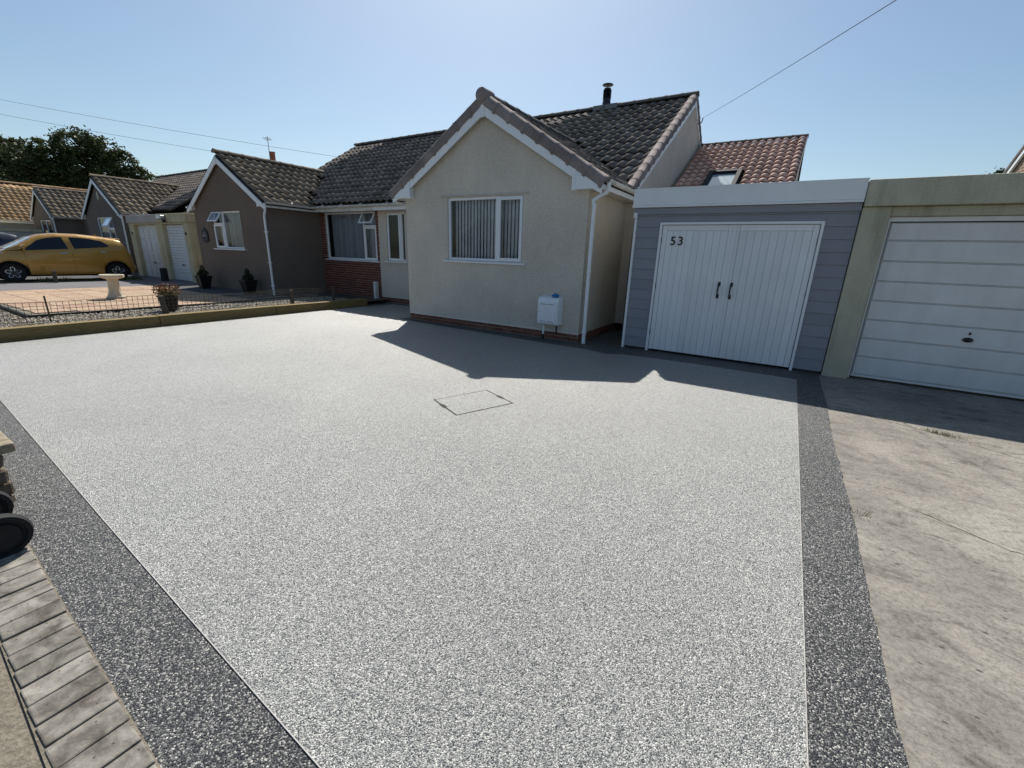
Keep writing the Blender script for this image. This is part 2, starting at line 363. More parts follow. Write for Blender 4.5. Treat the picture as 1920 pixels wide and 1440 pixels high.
def ridge(par,p0,p1,r,mat_,step=.45,name='ridge_tile'):
    p0,p1=Vector(p0),Vector(p1); d=p1-p0; n=max(1,round(d.length/step)); t=d.normalized(); s=Vector((0,0,1)).cross(t).normalized(); up=t.cross(s)
    for i in range(n):
        a=p0+d*(i/n); b=p0+d*((i+1)/n); m=MB(); K=8; vs=[]
        for q,rr in ((a,r*1.0),(a+(b-a)*.14,r*1.0),(a+(b-a)*.15,r*.93),(b+(b-a)*.03,r*.93)):
            vs+=[q+s*(rr*math.cos(math.pi*k/K))+up*(rr*math.sin(math.pi*k/K)*.85-.03+random.uniform(0,.0)) for k in range(K+1)]
        fs=[(j*(K+1)+k,j*(K+1)+k+1,(j+1)*(K+1)+k+1,(j+1)*(K+1)+k) for j in range(3) for k in range(K)]+[tuple(range(K+1))]+[tuple(3*(K+1)+k for k in range(K,-1,-1))]
        m.add(vs,fs).build(name,mat_,par,smooth=True)
def verge(par,p0,p1,out,mat_,face=.16,top=.14,step=.36,name='verge_tile'):
    # rounded cloaked verge units from eaves p0 to apex p1; out = unit vector away from the roof
    p0,p1,out=Vector(p0),Vector(p1),Vector(out); d=p1-p0; n=round(d.length/step); t=d.normalized(); up=t.cross(out)
    if up.z<0: up=-up
    prof=[(0.0,-face),(.022,-face*.9),(.03,-face*.5),(.03,-.05),(.018,-.008),(-.02,.022),(-.07,.028),(-top,.012),(-top,-.02),(-.0,-.05)]
    for i in range(n):
        a=p0+d*(i/n); b=p0+d*((i+1)/n); vs=[]
        for q,k in ((a,1.12),(a+(b-a)*.16,1.12),(a+(b-a)*.17,1.0),(b+(b-a)*.06,.97)):
            vs+=[q+out*(x*k+(k-1)*.03)+up*(z*k) for x,z in prof]
        K=len(prof); fs=[(j*K+k,j*K+(k+1)%K,(j+1)*K+(k+1)%K,(j+1)*K+k) for j in range(3) for k in range(K)]+[tuple(range(K-1,-1,-1)),tuple(3*K+k for k in range(K))]
        MB().add(vs,fs).build(name,mat_,par,smooth=True)
def gutter(par,p0,p1,side,mat_='pvc_dirty',r=.058):
    # half-round channel; side = horizontal unit vector outward
    p0,p1,s=Vector(p0),Vector(p1),Vector(side); K=8; vs=[]
    for q in (p0,p1):
        for rr in (r,r-.006): vs+=[q+s*(rr*math.cos(math.pi*k/K))-Vector((0,0,1))*(rr*math.sin(math.pi*k/K)) for k in range(K+1)]
    n=K+1; fs=[]
    for k in range(K): fs+=[(k,k+1,2*n+k+1,2*n+k),(n+k,3*n+k,3*n+k+1,n+k+1)]
    fs+=[(0,2*n,3*n,n),(K,n+K,3*n+K,2*n+K)]+[tuple(list(range(n))+list(range(2*n-1,n-1,-1)))]+[tuple(list(range(2*n,3*n))+list(range(4*n-1,3*n-1,-1)))]
    g=MB().add(vs,fs).build('gutter',mat_,par,smooth=True)
    d=p1-p0; m=max(1,int(d.length/.9))
    for i in range(m):
        q=p0+d*((i+.5)/m); b=MB(); t=d.normalized()
        b.tube([q-t*.015-Vector((0,0,.005)),q+t*.015-Vector((0,0,.005))],r+.004,10); b.build('gutter_bracket',mat_,g)
    return g
def downpipe(par,pts,r=.034,mat_='pvc_white',br=(),wall=(0,1,0)):
    P_=[Vector(p) for p in pts]; d=MB().tube(P_,r,12).build('downpipe',mat_,par,smooth=True)
    for z in br:
        q=P_[-1].copy(); q.z=z; b=MB().tube([q-Vector((0,0,.02)),q+Vector((0,0,.02))],r+.007,12); w=Vector(wall); s=Vector((w.y,-w.x,0))
        b.box(*sorted((q.x-abs(s.x)*.06-abs(w.x)*.02,q.x+abs(s.x)*.06+abs(w.x)*.02)),*sorted((q.y-abs(s.y)*.06+(0 if w.y==0 else .0),q.y+abs(s.y)*.06+w.y*.05)),z-.012,z+.012); b.build('pipe_clip',mat_,d)
    return d
def wall_front(mb,x0,x1,y,z0,ztop,wins,apex=None,depth=.11):
    # facade facing -Y; ztop at the sides, apex=(x,z) for a gable; wins=[(x0,x1,z0,z1)] sorted left to right
    def top(x):
        if not apex: return ztop
        ax,az=apex; return ztop+(az-ztop)*(1-abs(x-ax)/((ax-x0) if x<ax else (x1-ax)))
    def strip(a,b,lo=None,hi=None):
        xs=[a,b]
        if apex and a<apex[0]<b and hi is None: xs=[a,apex[0],b]
        lo_=z0 if lo is None else lo
        mb.poly([(a,y,lo_),(b,y,lo_)]+[(x,y,top(x) if hi is None else hi) for x in reversed(xs)])
    c=x0
    for wx0,wx1,wz0,wz1 in wins:
        if wx0>c+1e-6: strip(c,wx0)
        strip(wx0,wx1,z0,wz0); strip(wx0,wx1,wz1,None)
        for q in ([(wx0,y,wz0),(wx0,y,wz1),(wx0,y+depth,wz1),(wx0,y+depth,wz0)],[(wx1,y,wz0),(wx1,y,wz1),(wx1,y+depth,wz1),(wx1,y+depth,wz0)],
                  [(wx0,y,wz0),(wx1,y,wz0),(wx1,y+depth,wz0),(wx0,y+depth,wz0)],[(wx0,y,wz1),(wx1,y,wz1),(wx1,y+depth,wz1),(wx0,y+depth,wz1)]): mb.poly(q)
        c=wx1
    if c<x1-1e-6: strip(c,x1)
    return mb
def bar_frame(mb,x0,x1,z0,z1,y0,y1,t,tb=None):
    tb=tb or t
    mb.box(x0,x0+t,y0,y1,z0,z1); mb.box(x1-t,x1,y0,y1,z0,z1); mb.box(x0+t,x1-t,y0,y1,z0,z0+tb); mb.box(x0+t,x1-t,y0,y1,z1-t,z1); return mb
def window(r,x0,x1,z0,z1,y,cells,fm='pvc_white',inside='slat',sill=True,room=1.2,lab=None):
    # cells: (x0,x1,z0,z1,kind)
    m=MB(); bar_frame(m,x0,x1,z0,z1,y+.03,y+.10,.045)
    for c in cells:
        if c[0]>x0+.1 : m.box(c[0]-.03,c[0]+.03,y+.028,y+.098,c[2]+(.045 if c[2]<=z0+.01 else 0),c[3]-(.045 if c[3]>=z1-.01 else 0))
    for c in cells:
        if c[2]>z0+.1: m.box(c[0]+.03,c[1]-.045,y+.027,y+.097,c[2]-.03,c[2]+.03)
    w=m.build('window',fm,r,bev=.004)
    for (a,b,lo,hi,kind) in cells:
        if kind=='fixed':
            MB().poly([(a+.04,y+.06,lo+.04),(b-.04,y+.06,lo+.04),(b-.04,y+.06,hi-.04),(a+.04,y+.06,hi-.04)]).build('pane','glass',w)
            bar_frame(MB(),a+.03,b-.03,lo+.03,hi-.03,y+.045,y+.075,.022).build('bead',fm,w)
        elif kind=='sash':
            bar_frame(MB(),a+.022,b-.022,lo+.022,hi-.022,y+.008,y+.06,.058).build('sash',fm,w,bev=.004)
            MB().poly([(a+.07,y+.04,lo+.07),(b-.07,y+.04,lo+.07),(b-.07,y+.04,hi-.07),(a+.07,y+.04,hi-.07)]).build('pane','glass',w)
        elif kind=='open':   # top-hung light, swung outwards
            s=bar_frame(MB(),a+.01,b-.01,lo+.01,hi-.01,-.02,.03,.05); H=hi-.01; ang=R_(32)
            def rot(p): return (p[0], y+.02+ (p[1])*math.cos(ang)-(H-p[2])*math.sin(ang), H-(H-p[2])*math.cos(ang)-p[1]*math.sin(ang)*0)
            s.v=[rot(p) for p in s.v]; s.build('sash',fm,w)
            q=[rot(p) for p in ((a+.05,.0,lo+.05),(b-.05,.0,lo+.05),(b-.05,.0,hi-.05),(a+.05,.0,hi-.05))]; MB().poly(q).build('pane','glass',w)
    if sill: MB().prism([(x0-.10,y-.055,z0-.012),(x0-.10,y+.1,z0+.004),(x0-.10,y+.1,z0-.03),(x0-.10,y-.055,z0-.045)],(x1-x0+.2,0,0)).build('sill',fm,w,bev=.004)
    if inside=='slat':
        n=int((x1-x0)/.089); 
        for i in range(n):
            cx=x0+.05+(i+.5)*(x1-x0-.1)/n; a=R_(-24+random.uniform(-3,3)); hw=.05; yy=y+.2
            MB().poly([(cx-hw*math.cos(a),yy-hw*math.sin(a),z0+.03),(cx,yy+.006,z0+.03),(cx+hw*math.cos(a),yy+hw*math.sin(a),z0+.03),(cx+hw*math.cos(a),yy+hw*math.sin(a),z1-.02),(cx,yy+.006,z1-.02),(cx-hw*math.cos(a),yy-hw*math.sin(a),z1-.02)]).build('slat','slat_fabric',w,smooth=False)
    if inside=='net':
        N=int((x1-x0)*55); vs=[]; ph=random.random()*9
        for k in range(N+1):
            x=x0+.03+(x1-x0-.06)*k/N; d=.05*math.sin(k*.5+ph+1.8*math.sin(k*.06))+.025*math.sin(k*.19+ph)
            vs+=[(x,y+.2+d,z0+.02),(x,y+.2+d*.8,z1-.02)]
        MB().add(vs,[(2*k,2*k+2,2*k+3,2*k+1) for k in range(N)]).build('net_curtain','net_curtain',w,smooth=False,recalc=False)
    b=MB(); X0,X1,Y0,Y1,Z0,Z1=x0-.3,x1+.3,y+.112,y+room,z0-.4,z1+.12
    b.poly([(X0,Y1,Z0),(X1,Y1,Z0),(X1,Y1,Z1),(X0,Y1,Z1)]); b.poly([(X0,Y0,Z0),(X0,Y1,Z0),(X0,Y1,Z1),(X0,Y0,Z1)]); b.poly([(X1,Y0,Z0),(X1,Y1,Z0),(X1,Y1,Z1),(X1,Y0,Z1)]); b.poly([(X0,Y0,Z0),(X1,Y0,Z0),(X1,Y1,Z0),(X0,Y1,Z0)]); b.poly([(X0,Y0,Z1),(X1,Y0,Z1),(X1,Y1,Z1),(X0,Y1,Z1)])
    b.build('room_lining','dark_room',w)
    return w
def brick_wall(par,x0,x1,z0,z1,y,mat_,holes=(),axis='x',sgn=-1,bw=.2150,bh=.065,j=.010,depth=.012,budget=300):
    # stretcher bond in front of a mortar face; axis x: wall along X facing -Y; axis y: along Y facing +X
    cache={}; n=0; rest=MB(); row=0; z=z0
    while z<z1-.02:
        h=min(bh,z1-z); a=x0-(row%2)*(bw+j)/2
        while a<x1-.01:
            A,B=max(a,x0),min(a+bw,x1); cuts=[(A,B)]
            for hx0,hx1,hz0,hz1 in holes:
                if z+h>hz0+.005 and z<hz1-.005:
                    nc=[]
                    for p,q in cuts:
                        if q<=hx0 or p>=hx1: nc.append((p,q))
                        else:
                            if p<hx0: nc.append((p,hx0))
                            if q>hx1: nc.append((hx1,q))
                    cuts=nc
            for p,q in cuts:
                if q-p<.02: continue
                k=(round(q-p,3),round(h,3))
                if k not in cache:
                    L,H=q-p,h
                    c=.004; D=depth
                    bx=[(0,0,0),(L,0,0),(L,0,H),(0,0,H),(c,-D,c),(L-c,-D,c),(L-c,-D,H-c),(c,-D,H-c)]
                    me=bpy.data.meshes.new('brick'); me.from_pydata(bx,[],[(4,5,6,7),(0,1,5,4),(1,2,6,5),(2,3,7,6),(3,0,4,7)]); me.materials.append(M[mat_]); cache[k]=me
                me=cache[k]
                if axis=='x': m=Matrix.Translation((p,y+random.uniform(-.002,.001),z))
                else: m=Matrix.Translation((y,p,z))@Matrix.Rotation(R_(90),4,'Z')
                if n<budget:
                    o=bpy.data.objects.new('brick',me); COL.objects.link(o); o.parent=par; o.matrix_basis=m; n+=1
                else: rest.add([m@v.co for v in me.vertices],[tuple(f.vertices) for f in me.polygons])
            a+=bw+j
        z+=bh+j; row+=1
    if rest.v: stuff(rest.build('brick_field',mat_,par,recalc=False))

# ------------------------------------------------------------------ bungalow with the beige render
SL=.618; CS=1/math.sqrt(1+SL*SL); SN=SL*CS
A=root('bungalow','beige rendered bungalow with a front gable, dark tiled roof and metal flue','house',(-6.8,9.6,0),'bungalows along the street')
AX0,AX1,AY=-7.65,-3.22,7.57; AC=(AX0+AX1)/2
wA=(-6.43,-4.55,1.43,2.68); wP=(-10.55,-9.78,1.27,2.66)
m=MB(); wall_front(m,AX0,AX1,AY,.16,2.86,[wA],(AC,4.20)); 
m.poly([(AX1,AY,.16),(AX1,9.6,.16),(AX1,9.6,2.8),(AX1,AY,2.8)]); m.poly([(AX0,AY,.16),(AX0,9.6,.16),(AX0,9.6,2.8),(AX0,AY,2.8)])
wall_front(m,-10.9,AX0,9.6,.16,2.8,[wP]); wall_front(m,AX1,-3.03,9.6,.16,3.0,[])
m.poly([(-3.03,9.6,.0),(-3.03,18.2,.0),(-3.03,18.2,3.1),(-3.03,13.9,5.74),(-3.03,9.6,3.08)]); m.poly([(-10.9,18.2,0),(-3.03,18.2,0),(-3.03,18.2,3.1),(-10.9,18.2,3.1)])
m.build('wall','render_beige',A)
# brick plinth below the bell cast
m=MB(); m.box(AX0+.012,AX1-.012,AY+.012,9.7,-.05,.175); m.box(-10.9,AX0,9.612,9.8,-.05,.175)
pl=m.build('plinth','mortar',A)
brick_wall(pl,AX0+.015,AX1-.015,.012,.16,AY+.012,'brick_plinth',depth=.016)
brick_wall(pl,-10.88,AX0,.012,.16,9.612,'brick_plinth',depth=.016)
brick_wall(pl,AY+.015,9.6,.012,.16,AX1-.012,'brick_plinth',axis='y',depth=.016)
# bell cast bead + lintel drip
MB().prism([(AX0,AY-.018,.150),(AX0,AY,.152),(AX0,AY,.185)],(AX1-AX0,0,0)).build('render_stop','render_beige',A)
MB().prism([(-6.6,AY-.028,2.70),(-6.6,AY,2.70),(-6.6,AY,2.735)],(2.17,0,0)).build('drip_mould','render_beige',A)
wd_=window(A,*wA[:4],AY,[(wA[0],-5.16,1.43,2.68,'fixed'),(-5.16,wA[1],1.43,2.68,'sash')])
MB().box(-5.06,-4.66,AY+.0,AY+.03,2.628,2.655).build('trickle_vent','pvc_white',wd_)
window(A,*wP,9.6,[(wP[0],-9.98,wP[2],wP[3],'sash'),(-9.98,wP[1],wP[2],wP[3],'fixed')],inside=None,room=1.6)
# roof carcass
def slab2(mb,pts,th):  # sloping slab from 4 top corners
    p=[Vector(q) for q in pts]; n=(p[1]-p[0]).cross(p[3]-p[0]).normalized()
    if n.z<0: n=-n
    mb.prism(p,-n*th)
def main_roof(r,x0,x1,yr,zr,ye,slope=SL,und='underlay',drop=.06):
    m=MB(); ze=zr-slope*(yr-ye); d=drop
    slab2(m,[(x0,ye,ze-d),(x1,ye,ze-d),(x1,yr,zr-d),(x0,yr,zr-d)],.04); slab2(m,[(x0,yr,zr-d),(x1,yr,zr-d),(x1,2*yr-ye,ze-d),(x0,2*yr-ye,ze-d)],.06)
    return m.build('roof',und,r)
def wing_z(c,za,s,x): return za-s*abs(x-c)
WS=.605
keepA=lambda p: not (p.y<11.6 and wing_z(AC,4.40,WS,p.x)>p.z+.02)
rA=main_roof(A,-10.55,-3.0,13.9,5.84,9.25)
e0=Vector((-10.55,9.22,5.84-SL*(13.9-9.22)-.05))
tile_slope(rA,e0,(1,0,0),(0,CS,SN),30,15,.2505,.366,.05,'tile_dark',keepA,300)
ridge(rA,(-10.5,13.9,5.87),(-2.98,13.9,5.87),.13,'ridge_grey')
verge(rA,(-3.0,9.15,5.87-SL*(13.9-9.15)),(-3.0,13.85,5.86),(1,0,0),'tile_verge',face=.15,step=.366)
verge(rA,(-3.0,18.5,5.87-SL*4.6),(-3.0,13.95,5.86),(1,0,0),'tile_verge',face=.15,step=.366)
MB().prism([(-3.05,9.3,2.74),(-3.05,13.9,5.60),(-3.05,13.9,5.74),(-3.05,9.3,2.89)],(.055,0,0)).build('barge_board','pvc_white',A)
MB().prism([(-3.05,18.3,3.0),(-3.05,13.9,5.60),(-3.05,13.9,5.74),(-3.05,18.3,3.14)],(.055,0,0)).build('barge_board','pvc_white',A)
wc=1/math.sqrt(1+WS*WS); wsn=WS*wc
def wing_roof(r,c,half,y0,y1,za,mat_,keep,w=.25,gauge=.366,amp=.05,budget=140,left=True,s=WS,ridge_mat='ridge_grey',lb=0):
    wc=1/math.sqrt(1+s*s); wsn=s*wc; ze=za-s*half-.06; m=MB()
    slab2(m,[(c,y0,za-.06),(c,y1,za-.06),(c+half,y1,ze),(c+half,y0,ze)],.04); slab2(m,[(c,y0,za-.06),(c,y1,za-.06),(c-half,y1,ze),(c-half,y0,ze)],.04)
    ro=m.build('wing_roof','underlay',r); nr=int(half/wc/gauge+.3); nc=int((y1-y0)/w)
    tile_slope(ro,(c+half+.03,y0,ze+.005),(0,1,0),(-wc,0,wsn),nc,nr,w,gauge,amp,mat_,keep,budget)
    if left: tile_slope(ro,(c-half-.03,y1,ze+.005),(0,-1,0),(wc,0,wsn),nc,nr,w,gauge,amp,mat_,keep,lb)
    return ro
mainzA=lambda p: 5.84-SL*(13.9-p.y)
wr=wing_roof(A,AC,2.53,7.46,11.6,4.39,'tile_dark',lambda p: p.y<9.4 or p.z>mainzA(p)-.05,budget=110)
verge(wr,(AC+2.57,7.43,4.41-WS*2.57),(AC+.06,7.43,4.40),(0,-1,0),'tile_verge',face=.17,step=.37)
verge(wr,(AC-2.57,7.43,4.41-WS*2.57),(AC-.06,7.43,4.40),(0,-1,0),'tile_verge',face=.17,step=.37)
ridge(wr,(AC,7.62,4.41),(AC,11.4,4.41),.13,'ridge_grey')
# round block-end ridge cap
k=MB(); K=14; pts=[]
for q,rr in ((7.36,.10),(7.38,.125),(7.5,.13),(7.66,.13)): pts.append((q,rr))
vs=[]; 
for q,rr in pts: vs+=[(AC+rr*math.cos(2*math.pi*i/K),q,4.40+rr*.95*math.sin(2*math.pi*i/K)) for i in range(K)]
k.add(vs,[(j*K+i,j*K+(i+1)%K,(j+1)*K+(i+1)%K,(j+1)*K+i) for j in range(3) for i in range(K)]+[tuple(range(K)),tuple(3*K+i for i in range(K-1,-1,-1))]).build('ridge_end_cap','tile_verge',wr,smooth=True)
def barge(r,c,half,y,za,s=WS,h=.19,box=.52,soff=2.70,m_='pvc_white',th=.03):
    for sg in (-1,1):
        b=MB(); X=lambda d:c+sg*d
        b.prism([(X(0.012),y,za-.14),(X(half-.0),y,za-.14-s*half),(X(half-.0),y,za-.14-h-s*half+.05),(X(half-box),y,za-.14-h-s*(half-box)),(X(0.012),y,za-.14-h)],(0,th,0)); b.build('barge_board',m_,r,bev=.003)
        b=MB(); top=lambda d:za-.15-s*d
        b.prism([(X(half-box),y-.006,soff),(X(half-.02),y-.006,soff),(X(half-.02),y-.006,top(half-.02)),(X(half-box),y-.006,top(half-box)-.04)],(0,.15,0)); b.build('eaves_box',m_,r,bev=.003)
        MB().box(min(X(half-box-.03),X(half-box+.03)),max(X(half-box-.03),X(half-box+.03)),y-.014,y,soff-.01,top(half-box)-.03).build('box_cover',m_,r)
    MB().box(c-.04,c+.04,y-.014,y+.02,za-.36,za-.13).build('apex_cover',m_,r,bev=.003)
barge(A,AC,2.49,7.435,4.40)
# soffits, fascias, gutters of the wing
for sg,xw,xf in ((1,AX1,AC+2.49),(-1,AX0,AC-2.49)):
    a,b=sorted((xw,xf)); m=MB(); m.box(a,b,7.45,9.28,2.695,2.71); m.build('soffit','pvc_dirty',A)
    f=MB(); f.box(min(xf,xf+sg*.02),max(xf,xf+sg*.02),7.45,9.28,2.69,2.86); f.build('fascia','pvc_white',A)
    gutter(A,(xf+sg*.072,7.50,2.845),(xf+sg*.075,9.22,2.835),(sg,0,0))
MB().box(-10.7,AX0-.3,9.27,9.29,2.69,2.87).build('fascia','pvc_white',A); MB().box(-10.7,AX0,9.28,9.6,2.69,2.70).build('soffit','pvc_dirty',A); MB().box(AX1,-2.98,9.3,9.6,2.69,2.70).build('soffit','pvc_dirty',A)
gutter(A,(-10.7,9.21,2.845),(AC-2.6,9.21,2.845),(0,-1,0))
downpipe(A,[(AC+2.565,7.56,2.80),(AC+2.565,7.56,2.72),(AC+2.53,7.56,2.64),(AC+2.44,7.55,2.60),(-3.12,7.53,2.52),(-3.09,7.53,2.45),(-3.09,7.52,2.36),(-3.09,7.52,.01)],br=(1.32,.22),wall=(-1,0,0))
downpipe(A,[(AC-2.565,7.56,2.80),(AC-2.565,7.56,2.73),(AC-2.52,7.6,2.64),(AC-2.3,8.6,2.58),(AC-2.3,9.0,2.56)],r=.03)
# flue with cowl
f=MB(); f.box(-5.95,-5.2,13.78,14.02,5.8,5.93); f.build('flue_base','lead',A)
f=MB(); f.lathe([(.12,5.85),(.125,6.0),(.115,6.02),(.115,6.1)]+[(r,6.1+i*.016) for i,r in enumerate([.125,.1]*8)]+[(.1,6.37),(.06,6.37)],(-5.58,13.9,0),18); fl=f.build('flue','black_iron',A,smooth=True)
for i in range(3): MB().tube([(-5.58+.09*math.cos(i*2.1),13.9+.09*math.sin(i*2.1),6.35),(-5.58+.09*math.cos(i*2.1),13.9+.09*math.sin(i*2.1),6.46)],.006,5).build('cowl_leg','steel',fl)
MB().lathe([(.02,6.445),(.16,6.455),(.155,6.47),(.02,6.51)],(-5.58,13.9,0),18).build('cowl','black_iron',fl)
# second small terminal further along the ridge
MB().lathe([(.05,5.85),(.05,6.08),(.09,6.09),(.09,6.12),(.02,6.14)],(-11.45,13.95,0),10).build('vent_terminal','black_iron',A)
# rear extension roof with roof window
EX=.54; ec=1/math.sqrt(1+EX*EX); es=EX*ec
m=MB(); slab2(m,[(-2.97,11.1,4.86-EX*(15.14-11.1)-.06),(-.29,11.1,4.86-EX*(15.14-11.1)-.06),(-.29,15.14,4.80),(-2.97,15.14,4.80)],.05)
slab2(m,[(-2.97,15.14,4.80),(-.29,15.14,4.80),(-.29,18.5,3.0),(-2.97,18.5,3.0)],.05); er=m.build('extension_roof','underlay',A)
MB().poly([(-.33,11.2,0),(-.33,18.2,0),(-.33,18.2,3.1),(-.33,15.14,4.74),(-.33,11.2,2.6)]).build('extension_wall','render_beige',A); MB().poly([(-2.97,11.2,0),(-.33,11.2,0),(-.33,11.2,2.6),(-2.97,11.2,2.6)]).build('extension_wall','render_beige',A)
sky_hole=lambda p: not(-2.27<p.x<-1.45 and 11.75<p.y<13.08)
tile_slope(er,(-2.95,11.12,4.86-EX*(15.14-11.12)-.05),(1,0,0),(0,ec,es),14,16,.19,.285,.062,'tile_pink',sky_hole,230,loose=False)
ridge(er,(-2.95,15.14,4.86),(-.27,15.14,4.86),.11,'ridge_grey',.4)
MB().prism([(-.29,11.1,2.60),(-.29,15.14,4.79),(-.29,15.14,4.90),(-.29,11.1,2.72)],(.02,0,0)).build('verge_trim','black_plastic',er)
def eslope(x,y,dz): return (x,y,4.86-EX*(15.14-y)+dz)
sk=MB()
for (xa,xb,ya,yb) in ((-2.24,-2.14,11.8,13.05),(-1.58,-1.48,11.8,13.05),(-2.14,-1.58,12.95,13.05),(-2.14,-1.58,11.8,11.9)): sk.prism([eslope(xa,ya,-.08),eslope(xb,ya,-.08),eslope(xb,yb,-.08),eslope(xa,yb,-.08)],(0,-.05,.16))
sko=sk.build('skylight','black_frame',A,bev=.006); MB().poly([eslope(-2.14,11.9,.03),eslope(-1.58,11.9,.03),eslope(-1.58,12.95,.03),eslope(-2.14,12.95,.03)]).build('pane','skylight_glass',sko)

# ------------------------------------------------------------------ attached bungalow, brown render and red brick
B=root('bungalow','brown rendered bungalow with a red brick recess, joined to the beige one','house',(-14,9.6,.1),'bungalows along the street')
BX0,BX1,BY=-18.2,-13.72,7.75; BC=(BX0+BX1)/2
wB=(-17.0,-15.17,1.47,2.64); wR=(-13.47,-11.0,1.25,2.70)
m=MB(); wall_front(m,BX0,BX1,BY,.05,2.84,[wB],(BC,4.17))
m.poly([(BX1,BY,.05),(BX1,9.6,.05),(BX1,9.6,2.8),(BX1,BY,2.76)]); m.poly([(BX0,BY,.05),(BX0,11,.05),(BX0,11,2.8),(BX0,BY,2.76)])
m.poly([(-16.85,9.6,.05),(-16.85,18.2,.05),(-16.85,18.2,3.1),(-16.85,13.9,5.74),(-16.85,9.6,3.08)]); m.poly([(-16.85,18.2,0),(-10.9,18.2,0),(-10.9,18.2,3.1),(-16.85,18.2,3.1)])
m.build('wall','render_brown',B)
m=MB(); wall_front(m,BX1,-10.9,9.6,.0,2.8,[wR]); bw=m.build('brick_panel','mortar',B)
brick_wall(bw,BX1+.005,-10.9,.11,2.74,9.6,'brick_red',[wR],depth=.012)
window(B,*wB,BY,[(-16.36,wB[1],wB[2],wB[3],'fixed'),(wB[0],-16.36,wB[2],2.26,'sash'),(wB[0],-16.36,2.26,wB[3],'open')],inside='net')
window(B,*wR,9.6,[(wR[0],-11.6,wR[2],wR[3],'fixed'),(-11.6,wR[1],wR[2],2.28,'sash'),(-11.6,wR[1],2.28,wR[3],'open')],inside='net')
rB=main_roof(B,-16.9,-10.55,13.9,5.84,9.25)
keepB=lambda p: not (p.y<11.5 and wing_z(BC,4.36,WS,p.x)>p.z+.02)
tile_slope(rB,(-16.95,9.22,e0.z),(1,0,0),(0,CS,SN),26,15,.2465,.366,.05,'tile_dark',keepB,300)
ridge(rB,(-16.9,13.9,5.87),(-10.55,13.9,5.87),.13,'ridge_grey')
wrB=wing_roof(B,BC,2.5,7.66,11.5,4.35,'tile_brown',lambda p: p.y<9.4 or p.z>mainzA(p)-.03,budget=110,amp=.058)
ridge(wrB,(BC,7.62,4.38),(BC,11.45,4.38),.13,'tile_brown')
barge(B,BC,2.46,7.63,4.36,h=.17,box=.36,soff=2.72)
for sg,xw,xf in ((1,BX1,BC+2.46),(-1,BX0,BC-2.46)):
    a,b=sorted((xw,xf)); MB().box(a,b,7.66,9.28,2.70,2.715).build('soffit','pvc_dirty',B); MB().box(min(xf,xf+sg*.02),max(xf,xf+sg*.02),7.66,9.28,2.69,2.86).build('fascia','pvc_dirty',B)
    gutter(B,(xf+sg*.07,7.66,2.84),(xf+sg*.07,9.24,2.83),(sg,0,0))
MB().box(BC+2.5,-10.7,9.27,9.29,2.69,2.87).build('fascia','pvc_dirty',B); MB().box(BC+2.5,-10.7,9.28,9.6,2.705,2.715).build('soffit','pvc_dirty',B)
gutter(B,(BC+2.55,9.21,2.845),(-10.7,9.21,2.845),(0,-1,0))
downpipe(B,[(-13.52,7.66,2.80),(-13.54,7.66,2.6),(-13.62,7.67,2.5),(-13.66,7.68,2.4),(-13.66,7.68,.1)],br=(2.0,1.1,.4),wall=(-1,0,0))
MB().box(-11.12,-11.0,9.44,9.58,.05,.62).build('drain_stack','pvc_dirty',B,bev=.02)

# ------------------------------------------------------------------ bungalows further along
def far_bungalow(label,c,x0,x1,y,ze,za,wall,tile_,win,main=None,s=WS,y1=12.5,budget=120,cells=None,inside=None,amp=.058,lit=True,tw=.27):
    r=root('bungalow',label,'house',(c,y,.1),'bungalows along the street')
    m=MB(); wall_front(m,x0,x1,y,.05,ze,[win] if win else [],(c,za-.28))
    m.poly([(x1,y,.05),(x1,y1,.05),(x1,y1,ze),(x1,y,ze)]); m.poly([(x0,y,.05),(x0,y1,.05),(x0,y1,ze),(x0,y,ze)])
    if main: m.box(main[0]+.05,main[1]-.05,10.2,17.5,.05,2.85)
    m.build('wall',wall,r)
    half=(x1-x0)/2+.25; s=(za-ze-.05)/half
    mz=(lambda p: main[3]-SL*(main[2]-p.y)) if main else (lambda p:-9)
    ro=wing_roof(r,c,half,y-.12,y1,za,tile_,lambda p: p.z>mz(p)-.05,w=tw,budget=budget,s=s,amp=amp)
    ridge(ro,(c,y-.14,za+.02),(c,y1,za+.02),.13,tile_)
    barge(r,c,half-.03,y-.14,za,s=s,h=.17,box=.34,soff=ze-.04)
    for sg in (1,-1):
        xf=c+sg*(half-.03); MB().box(min(xf,xf+sg*.02),max(xf,xf+sg*.02),y-.1,y1,ze-.05,ze+.1).build('fascia','pvc_dirty',r)
        if sg>0: gutter(r,(xf+.07,y-.1,ze+.06),(xf+.07,min(y1,10.2),ze+.05),(1,0,0))
    if main:
        mr=main_roof(r,main[0],main[1],main[2],main[3],9.9); ev=main[3]-SL*(main[2]-9.88)-.05
        tile_slope(mr,(main[0],9.88,ev),(1,0,0),(0,CS,SN),int((main[1]-main[0])/.27),14,.27,.366,.05,'tile_dark',lambda p: p.y<main[2] and not(wing_z(c,za,s,p.x)>p.z+.02 and p.y<y1),60)
        ridge(mr,(main[0],main[2],main[3]+.03),(main[1],main[2],main[3]+.03),.13,'ridge_grey',.6)
        MB().prism([(main[1]-.05,10.2,2.85),(main[1]-.05,main[2],main[3]-.1),(main[1]-.05,17.5,2.85)],(.03,0,0)).build('gable_wall',wall,r)
        MB().prism([(main[0]+.05,10.2,2.85),(main[0]+.05,main[2],main[3]-.1),(main[0]+.05,17.5,2.85)],(.03,0,0)).build('gable_wall',wall,r)
    if win: window(r,*win,y,cells or [(win[0],(win[0]+win[1])/2,win[2],win[3],'fixed'),((win[0]+win[1])/2,win[1],win[2],win[3],'sash')],inside=inside)
    return r
